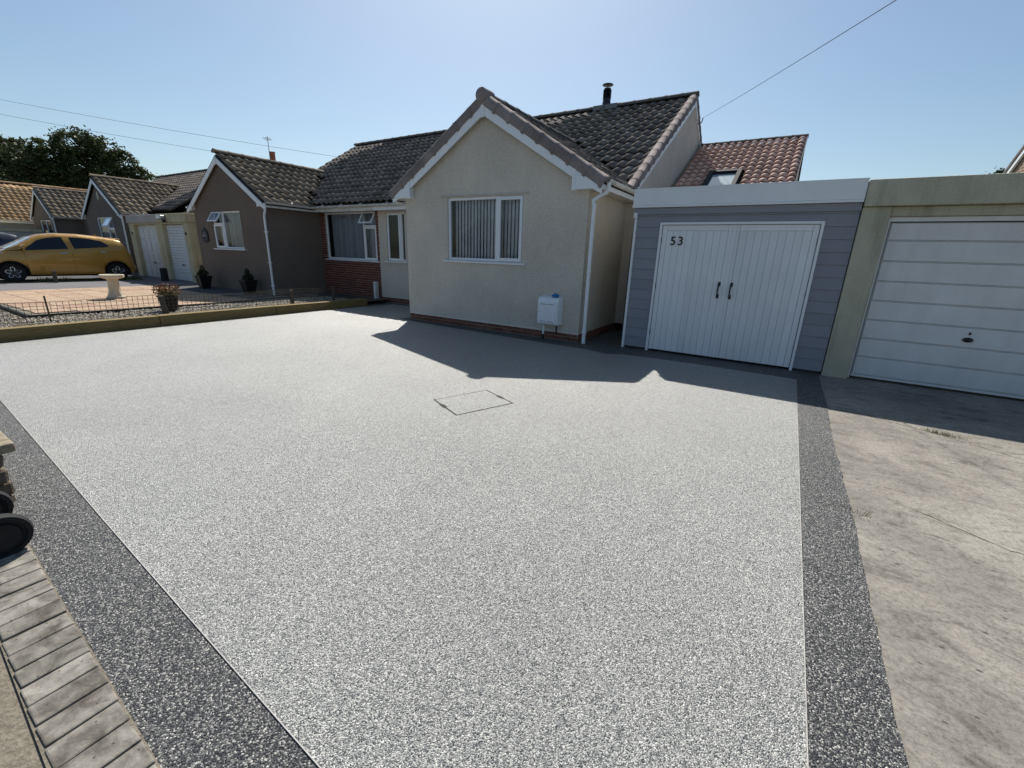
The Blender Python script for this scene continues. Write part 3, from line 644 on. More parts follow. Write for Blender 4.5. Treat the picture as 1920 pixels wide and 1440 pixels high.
wC=(-30.9,-28.75,1.3,2.72)
Cb=far_bungalow('brown bungalow with an oval gable vent, between white garage doors and yellow car',-29.95,-32.4,-27.35,8.6,2.80,4.62,'render_brown','tile_brown',wC,main=(-37.5,-25.6,14.2,5.80),y1=12.9,
   cells=[(-29.6,wC[1],wC[2],2.2,'sash'),(-29.6,wC[1],2.2,wC[3],'open'),(wC[0],-29.6,wC[2],wC[3],'fixed')],inside='net')
MB().lathe([(.13,0),(.13,.03),(.1,.035)],(0,0,0),16).build('gable_vent','stone_cream',Cb,local=True)
v=bpy.data.objects[[o.name for o in Cb.children if o.name.startswith('gable_vent')][0]]; v.rotation_euler=(R_(90),0,0); v.scale=(1,1.5,1); v.location=(0.02,-.01,3.62)
downpipe(Cb,[(-27.2,8.5,2.8),(-27.25,8.52,2.5),(-27.3,8.52,.1)],br=(1.5,),wall=(-1,0,0))
MB().box(-26.2,-25.65,15.25,15.85,4.6,6.02).build('chimney','brick_tan',Cb); MB().lathe([(.15,6.02),(.14,6.6),(.17,6.66),(.12,6.66)],(-25.95,15.5,0),12).build('chimney_pot','terracotta',Cb,smooth=True)
wD=(-41.9,-39.6,1.3,2.72)
Db=far_bungalow('small grey brown gabled bungalow beside the orange tiled roof','' or -41.0,-43.2,-38.85,8.8,2.85,4.62,'render_brown','tile_brown',wD,main=None,y1=12.5,budget=110,tw=.3)
downpipe(Db,[(-38.6,8.7,2.85),(-38.7,8.72,2.6),(-38.8,8.72,.1)],wall=(-1,0,0))
MB().box(-37.9,-37.3,12.2,12.8,3.2,4.95).build('chimney','brick_tan',Db,bev=.02)
MB().box(-38.85,-33.2,10.1,12.5,.05,2.85).build('rear_wall','render_brown',Db)
# orange roofed house: ridge along Y
Eb=root('bungalow','house with a bright orange tiled roof at the far left','house',(-48,9,.1),'bungalows along the street')
m=MB(); m.box(-51.6,-44.3,5.5,13.4,.05,2.72); m.prism([(-51.6,5.5,2.72),(-44.3,5.5,2.72),(-47.95,5.5,5.05)],(0,7.9,0)); m.build('wall','render_grey',Eb)
Er=wing_roof(Eb,-48,4.0,5.3,13.6,5.28,'tile_orange',lambda p:True,w=.3,gauge=.38,budget=290,s=.645,left=False); ridge(Er,(-48,5.3,5.3),(-48,13.6,5.3),.14,'tile_orange',.5)
MB().box(-44.0,-43.97,5.3,13.4,2.52,2.70).build('fascia','pvc_white',Eb); gutter(Eb,(-43.9,5.3,2.68),(-43.9,13.4,2.68),(1,0,0))
window(Eb,-47.3,-46.1,1.2,2.4,5.38,[(-47.3,-46.1,1.2,2.4,'fixed')],inside=None,room=.1)
# right hand neighbour: only its gable end shows over the garage roofs
Nb=root('bungalow','tan brick gable end with white verge board above the cream garage roof','house',(8,14.3,0),'bungalows along the street')
m=MB(); m.prism([(4.35,9.9,0),(4.35,18.7,0),(4.35,18.7,3.1),(4.35,14.3,5.78),(4.35,9.9,3.1)],(7,0,0)); nw=m.build('wall','mortar',Nb)
cut=lambda z: 18.7-(z-3.1)/.609 if z>3.1 else 18.7
z=3.55
row=0
while z<4.9:
    b=cut(z+.065)-.06; a=15.2-(row%2)*.112; bm_=MB()
    while a<b-.05:
        bm_.add([(4.35-q,yy,zz) for q,c in ((0,0),(.012,.004)) for yy,zz in ((a+c,z+c),(min(a+.215,b)-c,z+c),(min(a+.215,b)-c,z+.065-c),(a+c,z+.065-c))],[(4,5,6,7),(0,1,5,4),(1,2,6,5),(2,3,7,6),(3,0,4,7)]); a+=.225
    stuff(bm_.build('brick_course','brick_tan',nw)); z+=.075; row+=1
m=MB(); slab2(m,[(4.25,14.3,5.95),(11.4,14.3,5.95),(11.4,19.1,5.95-.62*4.8),(4.25,19.1,5.95-.62*4.8)],.09); slab2(m,[(4.25,14.3,5.95),(11.4,14.3,5.95),(11.4,9.5,5.95-.62*4.8),(4.25,9.5,5.95-.62*4.8)],.09); m.build('roof','tile_dark',Nb)
MB().prism([(4.27,19.0,5.86-.62*4.7),(4.27,14.3,5.86),(4.27,14.3,5.68),(4.27,19.0,5.68-.62*4.7)],(.05,0,0)).build('barge_board','pvc_white',Nb)
MB().prism([(4.27,9.6,5.86-.62*4.7),(4.27,14.3,5.86),(4.27,14.3,5.68),(4.27,9.6,5.68-.62*4.7)],(.05,0,0)).build('barge_board','pvc_white',Nb)

# ------------------------------------------------------------------ timber clad garage, number 53
G=root('garage','grey clad garage with white double doors numbered 53','garage',(-.9,7.8,0),'single garages')
GX0,GX1,GY=-2.42,.655,7.8
m=MB(); m.box(GX0+.02,GX1-.01,GY+.14,11.0,0,2.6); m.box(GX0+.02,-2.0,GY+.022,GY+.14,0,2.6); m.box(.29,GX1-.01,GY+.022,GY+.14,0,2.6); m.box(-2.0,.29,GY+.022,GY+.14,2.16,2.6)
gw=m.build('carcass','dark_room',G)
cl=MB().box(GX0+.03,-2.02,GY+.018,GY+.022,.03,2.36).build('cladding','dark_room',G)
z=.035; bh=.172; rows=[]
while z<2.36:
    h=min(bh,2.395-z)
    segs=[(GX0+.028,-1.992),(.283,GX1-.004)] if z+h*.5<2.13 else [(GX0+.028,GX1-.004)]
    if z<2.13<z+h: segs=[(GX0+.028,-1.992),(.283,GX1-.004)]; 
    for a,b in segs:
        MB().prism([(a,GY-.004,z+.004),(a,GY+.018,z),(a,GY+.018,z+h+.012),(a,GY+.008,z+h)],(b-a,0,0)).build('cladding_board','paint_grey',cl,bev=.0015)
    if z<2.13<z+h: MB().prism([(-1.99,GY-.0035,2.178),(-1.99,GY+.018,2.178),(-1.99,GY+.018,z+h+.01),(-1.99,GY+.008,z+h-.002)],(2.272,0,0)).build('cladding_board','paint_grey',cl)
    z+=bh
MB().box(GX0-.012,GX0+.028,GY-.03,GY+.03,.0,2.24).build('corner_trim','paint_pale',G,bev=.003)
MB().box(GX0-.012,GX0+.002,GY+.03,11.0,.0,2.6).build('side_wall','render_cream',G)
MB().box(GX0-.03,GX1-.004,GY-.035,GY+.02,2.30,2.40).build('upper_band','paint_grey',G,bev=.003)
MB().box(GX0-.03,GX0+.03,GY-.04,GY+.1,2.245,2.33).build('band_return','paint_pale',G)
MB().box(GX0-.05,GX1+.0,GY-.075,GY+.02,2.44,2.685).build('fascia','paint_pale',G,bev=.003)
MB().box(GX0-.055,GX1-.002,GY-.085,GY+.02,2.405,2.438).build('fascia_trim','paint_pale',G,bev=.003)
MB().box(GX0-.05,GX1,GY+.02,11.05,2.61,2.68).build('roof','lead',G); MB().box(GX0-.052,GX1+.002,GY-.08,GY+.03,2.684,2.70).build('drip_edge','pvc_white',G)
MB().box(GX0-.05,GX0-.025,GY+.02,11.05,2.44,2.66).build('side_fascia','paint_pale',G)
fr=MB(); fr.box(-1.99,-1.952,GY-.028,GY+.05,0,2.175); fr.box(.243,.281,GY-.028,GY+.05,0,2.175); fr.box(-1.952,.243,GY-.028,GY+.05,2.137,2.175); fr.build('door_frame','paint_pale',G,bev=.003)
for side,(a,b) in enumerate(((-1.945,-.862),(-.852,.236))):
    lf=MB().box(a,b,GY+.022,GY+.05,.035,2.13).build('door_leaf','paint_pale',G)
    st=[(a,a+.075),(b-.075,b)] ; 
    for s0,s1 in st: MB().box(s0+.001,s1-.0015,GY+.002,GY+.022,.035,2.13).build('stile','paint_pale',lf,bev=.003)
    MB().box(a+.077,b-.077,GY+.001,GY+.022,2.045,2.13).build('top_rail','paint_pale',lf,bev=.003)
    n=9; wv=(b-a-.154)/n
    for i in range(n):
        x=a+.077+i*wv; MB().box(x+.0012,x+wv-.0012,GY+.0045,GY+.022,.035,2.043).build('plank','paint_pale',lf,bev=.004)
    hx=b-.085 if side==0 else a+.085
    h=MB(); h.box(hx-.02,hx+.02,GY-.006,GY+.004,1.20,1.265); h.box(hx-.02,hx+.02,GY-.006,GY+.004,1.005,1.07)
    sg=-1 if side==0 else -1
    h.tube([(hx,GY-.004,1.225),(hx-.004,GY-.045,1.21),(hx-.006,GY-.052,1.135),(hx-.004,GY-.045,1.06),(hx,GY-.004,1.045)],.013,8); h.build('handle','black_iron',lf,bev=.004)
    for z in (.3,1.1,1.85):
        xx=a-.004 if side==0 else b+.004; MB().tube([(xx,GY-.004,z),(xx,GY-.004,z+.09)],.007,6).build('hinge','black_iron',lf)
MB().box(-.885,-.825,GY-.012,GY+.004,.036,2.13).build('cover_strip','paint_pale',G,bev=.004)
def digits(ch,x,z,h,par):
    c=bpy.data.curves.new('number','FONT'); c.body=ch; c.size=h/.70; c.extrude=.006; c.offset=.0015; c.align_x='CENTER'
    o=bpy.data.objects.new('number',c); COL.objects.link(o); dg=bpy.context.evaluated_depsgraph_get(); me=bpy.data.meshes.new_from_object(o.evaluated_get(dg)); bpy.data.objects.remove(o)
    me.transform(Matrix.Translation((x,GY-.001,z))@Matrix.Rotation(R_(90),4,'X')); return link('house_number',me,'number_black',par)
digits('5',-1.755,1.82,.135,G); digits('3',-1.637,1.82,.135,G)

# ------------------------------------------------------------------ cream concrete garage next door
N=root('garage','cream rendered garage with a wide ribbed up-and-over door','garage',(2.2,7.8,0),'single garages')
m=MB(); m.box(.662,.975,7.77,8.1,-.05,2.345); m.box(3.36,3.75,7.77,8.1,-.05,2.345); m.box(.975,3.36,7.80,8.1,2.225,2.345)
m.box(.665,.80,8.1,12.6,-.05,2.34); m.box(3.6,3.75,8.1,12.6,-.05,2.34); m.build('wall','render_yellow',N,bev=.012,segs=2)
MB().box(.663,3.8,7.70,8.12,2.347,2.675).build('lintel_beam','render_yellow',N,bev=.015,segs=2); MB().box(.664,3.8,8.12,12.6,2.36,2.665).build('roof','asphalt',N)
fr=MB(); fr.box(.978,1.003,7.86,7.92,0,2.222); fr.box(3.33,3.358,7.86,7.92,0,2.222); fr.box(1.003,3.33,7.86,7.92,2.165,2.222); fr.build('door_frame','paint_offwhite',N,bev=.003)
MB().box(.98,3.35,8.0,8.05,0,2.3).build('room_lining','dark_room',N)
dr=MB().box(1.018,3.32,7.93,7.95,.03,2.155).build('door','paint_offwhite',N)
zz=[.058,.325,.592,.859,1.126,1.393,1.66,1.927,2.155]
for a,b in zip(zz[:-1],zz[1:]): 
    MB().box(1.03,3.31,7.905,7.93,a+.009,b-.009).build('panel','paint_offwhite',dr,bev=.006,segs=2)
    if a>.06: MB().box(1.03,3.31,7.915,7.93,a-.0045,a+.0045).build('rib','paint_offwhite',dr,bev=.002)
MB().box(1.018,3.32,7.90,7.93,.022,.054).build('bottom_rail','paint_offwhite',dr,bev=.003)
hd=MB().lathe([(.055,0),(.05,.018),(.02,.025),(.012,.05)],(0,0,0),16); hd.v=[(x+2.12,7.905-z,y*.6+.70) for x,y,z in hd.v]; hd.build('handle','black_iron',dr)
MB().box(2.11,2.13,7.895,7.907,.765,.80).build('lock','black_iron',dr)

# ------------------------------------------------------------------ pair of garages on the left
D=root('garage','cream double garage with two white doors beside the yellow car','garage',(-22.4,8.1,.1))
m=MB(); gx0,gx1,gy=-25.35,-19.72,8.1
for a,b in ((gx0,-24.85),(-22.6,-21.95),(-20.12,gx1)): m.box(a,b,gy,gy+.4,.05,2.30)
m.box(gx0,gx1,gy+.4,13,.05,2.28); m.box(gx0+.01,gx1-.01,gy-.01,gy+.39,2.30,2.36); m.build('wall','render_cream',D)
MB().box(gx0-.03,-22.3,gy-.05,13,2.365,2.68).build('roof_fascia','render_grey',D,bev=.01); MB().box(-22.29,gx1+.03,gy-.05,13,2.365,2.69).build('roof_fascia','render_cream',D,bev=.01)
dd=MB().box(-24.85,-22.6,gy+.15,gy+.19,.1,2.29).build('door','paint_offwhite',D)
for i in range(4):
    for k in range(4):
        x=-24.75+i*.53; z=.2+k*.51; MB().box(x,x+.47,gy+.13,gy+.15,z,z+.43).build('panel','paint_offwhite',dd,bev=.012)
dd=MB().box(-21.95,-20.12,gy+.15,gy+.19,.1,2.29).build('door','paint_offwhite',D)
for i in range(20): MB().prism([(-21.93,gy+.15,.12+i*.108),(-21.93,gy+.118,.135+i*.108),(-21.93,gy+.13,.215+i*.108),(-21.93,gy+.15,.222+i*.108)],(1.79,0,0)).build('slat','paint_offwhite',dd)
for x in (-23.6,-20.9): MB().lathe([(.05,0),(.045,.02),(.02,.05)],(x,gy+.09,.72),10).build('handle','black_iron',D)
for x in (-25.1,-19.95): MB().box(x-.03,x+.03,gy-.03,gy,1.9,2.0).build('alarm_box','black_plastic',D)
f=root('floodlight','small silver floodlight on the cream fascia above the left garages','light',(-21.55,8.02,2.55))
MB().box(-21.75,-21.35,7.86,8.04,2.47,2.63).build('housing','steel',f,bev=.03); MB().poly([(-21.72,7.855,2.49),(-21.38,7.855,2.49),(-21.38,7.855,2.61),(-21.72,7.855,2.61)]).build('lens','lamp_clear',f); MB().lathe([(.06,0),(.06,.1),(.02,.12)],(-21.3,7.95,2.36),10).build('sensor','black_plastic',f)
# pale garage further off
Pg=root('garage','pale grey flat roofed garage behind the dark car','garage',(-42,7.2,.1)); MB().box(-43.6,-40,3.5,8.3,.05,1.95).build('wall','render_grey',Pg); MB().box(-43.7,-39.95,3.4,8.4,1.96,2.13).build('roof','render_cream',Pg)

# ------------------------------------------------------------------ things by the beige house
mb=root('meter_box','white gas meter box on the beige gable wall beside the downpipe','meter box',(-3.8,7.5,.3))
m=MB(); m.prism([(-4.01,7.57,.31),(-4.01,7.36,.31),(-4.01,7.34,.335),(-4.01,7.34,.75),(-4.01,7.38,.82),(-4.01,7.57,.85)],(.43,0,0)); bx=m.build('case','pvc_white',mb,bev=.008,segs=2)
dr=MB().box(-3.985,-3.62,7.328,7.339,.345,.74).build('door','pvc_white',mb,bev=.005)
for z in (.375,.70):
    for a,b in ((-3.95,-3.82),(-3.79,-3.66)): MB().box(a,b,7.326,7.33,z-.004,z+.004).build('vent_slot','black_plastic',dr)
MB().lathe([(.009,0),(.009,.01)],(-3.965,7.328,.545),8).build('lock','black_iron',dr)
MB().tube([(-3.93,7.47,.32),(-3.93,7.47,.10)],.02,10).build('pipe','pvc_white',mb); MB().tube([(-3.93,7.47,.105),(-3.93,7.47,0)],.024,10).build('pipe','black_plastic',mb)
MB().tube([(-3.66,7.5,.32),(-3.66,7.5,.12)],.016,8).build('pipe','black_plastic',mb)
m=MB(); random.seed(3); K=12
for j in range(5):
    for i in range(K):
        a=2*math.pi*i/K; r=(1-(j/4)**2*.75)*random.uniform(.75,1.15); m.v.append((-3.70+.075*r*math.cos(a),7.46+.06*r*math.sin(a),.84+.014*j+.012*random.random()))
m.f=[(j*K+i,j*K+(i+1)%K,(j+1)*K+(i+1)%K,(j+1)*K+i) for j in range(4) for i in range(K)]+[tuple(4*K+i for i in range(K))]
tag(m.build('cloth','blue_cloth'),'crumpled blue cloth lying on top of the white meter box','cloth')
# manhole
c=[Vector((x,y,0)) for x,y in ((-3.14,3.41),(-2.62,3.18),(-2.35,3.86),(-2.87,4.07))]; ce=sum(c,Vector())/4
mh=root('manhole_cover','recessed inspection cover filled with pale resin in the driveway','manhole cover',ce)
def inset(d): return [p+(ce-p).normalized()*d*1.41 for p in c]
MB().poly([p+Vector((0,0,.0052)) for p in c]).build('rim','black_frame',mh)
MB().poly([p+Vector((0,0,.0064)) for p in inset(.018)]).build('infill','resin_light',mh)
for a,b,t in ((0,1,.42),(2,3,.45)):
    q=c[a].lerp(c[b],t); d=(c[b]-c[a]).normalized(); n=(ce-q).normalized(); MB().prism([q-d*.055-n*.008,q+d*.055-n*.008,q+d*.055+n*.035,q-d*.055+n*.035],(0,0,.0085)).build('lifting_slot','black_frame',mh)
# boundary sleepers
ys=[-1.2,1.15,3.5,5.85,8.6]
sl_lab=['nearest weathered timber sleeper edging the drive at the left frame edge','timber sleeper edging beside the leaning black square post','timber sleeper edging beside the middle of the gravel bed','last timber sleeper edging the drive, ending at the brick wall']
for i in range(4):
    x=-10.40; b=MB().box(x-.2,x,ys[i]+.004,ys[i+1]-.004,-.03,.205+random.uniform(-.006,.008)).build('timber_sleeper','sleeper_wood',bev=.012,segs=2); tag(b,sl_lab[i],'sleeper','timber sleepers edging the drive')
# wire fence
F=root('wire_fence','low brown wire mesh fence along the gravel bed','fence',(-11.2,4,.12))
def fx(y): return -11.55+ (y-1.6)*.085
m=MB(); y=.2
Y0,Y1=.2,8.0
def wire(mb,p,q,r=.0045): mb.tube([p,q],r,4,False)
yy=Y0
while yy<Y1:
    x=fx(yy); dz=.02*math.sin(yy*2.1); wire(m,(x,yy,.13),(x,yy+.01,.50+dz)); yy+=.085
for k in range(6):
    z=.14+k*.072; pts=[(fx(Y0+i*.4),Y0+i*.4,z+(.02*math.sin((Y0+i*.4)*2.1) if k>3 else 0)) for i in range(20)]
    m.tube(pts,  .0045 if k<5 else .006,4,False)
mat('wire',(.10,.075,.05),.6,metal=.3); mat('wire_green',(.16,.19,.16),.45,metal=.2)
m.build('wire_mesh','wire',F)
def post(y,z,w,m_,lean=0): 
    x=fx(y)+.02; MB().prism([(x-w,y-w,.05),(x+w,y-w,.05),(x+w,y+w,.05),(x-w,y+w,.05)],(lean,lean,z-.05)).build('post',m_,F,bev=.004)
post(2.2,.60,.012,'wire'); post(3.95,.50,.045,'post_wood',-.03); post(6.7,.50,.035,'post_wood'); post(7.9,.52,.03,'post_wood'); post(1.5,.55,.014,'wire')
m=MB(); m.tube([(fx(4.9)-.4,4.9,.14),(fx(4.9)-.7,4.95,.9)],.006,6); tag(m.build('garden_cane','post_wood'),'thin leaning garden cane behind the wire fence','cane')
for k,(yy_) in enumerate((6.72,)): pass
g2=MB()
for k in range(5): g2.tube([(fx(4.3+i*.35)+.03,4.3+i*.35,.2+k*.066+.012*math.sin(i*1.3)) for i in range(10)],.004,4,False)
g2.build('netting','wire_green',F)
# bird bath
bb=root('bird_bath','cream stone bird bath standing on the pink patio slabs','bird bath',(-15.15,4.25,.13))
m=MB().lathe([(.21,0),(.21,.05),(.18,.06),(.165,.10),(.13,.2),(.115,.42),(.13,.52)],(-15.15,4.25,.13),8); m.build('pedestal','stone_cream',bb,bev=.006)
m=MB().lathe([(.12,.50),(.20,.525),(.255,.55),(.255,.61),(.23,.62),(.205,.595),(.05,.58)],(-15.15,4.25,.13),24); m.build('bowl','stone_cream',bb,smooth=True)
# planter
def pot(name,label,x,y,z,r0,r1,h,m_,sq=False,cat='plant pot',grp=None):
    r=root(name,label,cat,(x,y,z),grp); n=4 if sq else 18
    MB().lathe([(r0,0),(r1,h*.9),(r1*1.08,h*.9),(r1*1.08,h),(r1*.92,h),(r1*.9,h-.05),(.01,h-.05)],(x,y,z),n).build('pot',m_,r,bev=.006,smooth=not sq); return r
def leaves(cx,cy,cz,rx,ry,rz,n,s,shell=.5,up=0):
    m=MB()
    for i in range(n):
        while True:
            d=Vector((random.uniform(-1,1),random.uniform(-1,1),random.uniform(-1,1)))
            if shell<d.length<1: break
        p=Vector((cx+d.x*rx,cy+d.y*ry,cz+d.z*rz)); a=Vector((random.gauss(0,1),random.gauss(0,1),random.gauss(0,1)+up)).normalized(); b=a.orthogonal().normalized(); b=Matrix.Rotation(random.random()*6.28,3,a)@b; k=s*random.uniform(.6,1.3)
        m.add([p-b*k*.4,p+a*k,p+b*k*.4,p-a*k*.3],[(0,1,2,3)])
    return m
pp=pot('plant_pot','round black pot of red and green leaves behind the wire fence',-11.78,4.2,.12,.13,.18,.33,'black_plastic')
m=leaves(-11.78,4.2,.58,.24,.27,.15,330,.042,.2,.3); m.build('foliage','leaf_red',pp,recalc=False); m=leaves(-11.78,4.2,.50,.2,.22,.13,260,.05,.1,.4); m.build('foliage','leaf_grass',pp,recalc=False)
m=MB(); 
for i in range(16): a=i*.39; m.tube([(-11.78,4.2,.40),(-11.78+.13*math.cos(a),4.2+.14*math.sin(a),.56),(-11.78+.24*math.cos(a),4.2+.26*math.sin(a),.66)],.004,4)
m.build('stem','leaf_grass',pp)
for x,y,lab in ((-17.15,7.25,'tapered black planter with a dark shrub beside the cream garages'),(-14.55,7.4,'tapered black planter with a dark shrub below the brown gable window')):
    r=pot('plant_pot',lab,x,y,.12,.17,.27,.42,'black_plastic',True,'planter','dark planters against the brown gable')
    MB().tube([(x,y,.5),(x,y,.80)],.015,6).build('stem','bark',r)
    m=leaves(x,y,.60,.17,.17,.12,240,.06,.1,.5); m2=leaves(x,y,.74,.08,.08,.16,110,.055,.1,.6); m.add(m2.v,m2.f); m.build('foliage','leaf_dark',r,recalc=False)
# plaque on the brown gable
pq=root('house_plaque','dark pentagonal slate plaque on the brown gable wall','plaque',(-17.6,7.74,1.9)); ct=(-17.62,1.88)
MB().prism([(ct[0]-.22,7.735,ct[1]-.17),(ct[0],7.735,ct[1]-.25),(ct[0]+.22,7.735,ct[1]-.17),(ct[0]+.2,7.735,ct[1]+.12),(ct[0],7.735,ct[1]+.27),(ct[0]-.2,7.735,ct[1]+.12)],(0,-.03,0)).build('plate','slate',pq,bev=.01)
m=MB()
for k,(a,b,z) in enumerate(((-.05,.05,.05),(-.13,.12,-.03))):
    x=a
    while x<b: m.box(ct[0]+x,ct[0]+x+.02,7.70,7.706,ct[1]+z,ct[1]+z+random.uniform(.03,.055)); x+=.034
m.build('lettering','render_grey',pq)
# stumpy post and weeds by the parking strip
tag(MB().prism([(-22.0,4.55,.1),(-21.9,4.55,.1),(-21.9,4.65,.1),(-22,4.65,.1)],(.0,.02,.42)).build('bollard_post','post_wood',bev=.01),'short dark wooden post in front of the yellow car','post')
tag(MB().box(-21.35,-21.15,7.5,7.7,.1,.62).build('refuse_box','black_plastic',bev=.02),'narrow black box standing in front of the white garage door','box')
m=MB(); random.seed(11)
for i in range(900):
    y=random.uniform(1.5,7.3); x=-22.6+random.gauss(0,.13); h=random.uniform(.03,.16)*(1.3 if math.sin(y*3)>.2 else .5); a=random.random()*6.28; dx,dy=math.cos(a)*.03,math.sin(a)*.03
    m.add([(x-dx,y-dy,.1),(x+dx,y+dy,.1),(x+random.gauss(0,.05),y+random.gauss(0,.05),.1+h)],[(0,1,2)])
tag(stuff(m.build('weeds','leaf_grass',recalc=False)),'straggly green weeds along the parking strip','weeds')
m=MB()
for cx,cy,n in ((1.55,5.72,70),(1.62,5.69,60),(.66,3.4,26),(1.2,5.9,14),(-11.0,2.9,40),(-12.9,2.6,60)):
    for i in range(n):
        x=cx+random.gauss(0,.07); y=cy+random.gauss(0,.018)-(x-cx)*.25*(cx>0); z0=-.01 if cx>0 else .1; h=random.uniform(.012,.05); a=random.random()*6.28
        m.add([(x-.003*math.cos(a),y-.003*math.sin(a),z0),(x+.003*math.cos(a),y+.003*math.sin(a),z0),(x+random.gauss(0,.02),y+random.gauss(0,.02),z0+h)],[(0,1,2)])
tag(stuff(m.build('grass_tufts','leaf_grass',recalc=False)),'small grass tufts growing in the concrete crack','grass')
# boundary pier and trolley at the left edge
wl=root('garden_wall','low stone boundary wall with coping at the left frame edge','wall',(-5,.25,0))
random.seed(5)
wc_=MB().box(-8.6,-3.92,.16,.33,-.05,.34).build('core','mortar',wl)
for r in range(4):
    x=-8.6-random.random()*.2
    while x<-3.86:
        w=random.uniform(.16,.34); b=min(x+w,-3.86+random.uniform(-.03,.03))
        if b-x>.05:
            q=MB(); j=lambda: random.uniform(-.012,.012)
            q.add([(xx+j(),yy+j(),zz+j()*.5) for zz in (-.04+r*.098,.045+r*.098) for yy in (.12,.37) for xx in (x,b-.014)],[(0,2,3,1),(4,5,7,6),(0,1,5,4),(2,6,7,3),(0,4,6,2),(1,3,7,5)]); q.build('stone','stone_wall',wl,bev=.012)
        x=b+.002
        if b>=-3.9: break
x=-8.7
while x<-3.8:
    MB().box(x,min(x+.6,-3.79)-.012,.07,.43,.35,.405+random.uniform(0,.006)).build('coping_stone','stone_coping',wl,bev=.012,segs=2); x+=.6
tr=root('hand_trolley','black wheeled trolley cut off by the left frame edge','trolley',(-3.35,.2,0))
for xx in (-3.21,-3.62):
    w=MB(); n=32; prof=[(.03,-.03),(.07,-.03),(.075,-.018),(.088,-.02),(.092,-.034),(.112,-.03),(.12,0),(.112,.03),(.092,.034),(.088,.02),(.075,.018),(.07,.03),(.03,.03)]
    w.lathe(prof,(0,0,0),n); w.v=[(xx+z,.215+x,.12+y) for x,y,z in w.v]; w.build('wheel','rubber',tr,smooth=True)
MB().tube([(-3.66,.215,.12),(-3.19,.215,.12)],.012,8).build('axle','black_iron',tr)
for xx in (-3.3,-3.54): MB().tube([(xx,.215,.12),(xx-.12,.12,.5),(xx-.3,-.05,1.1)],.013,8).build('frame_tube','steel',tr)


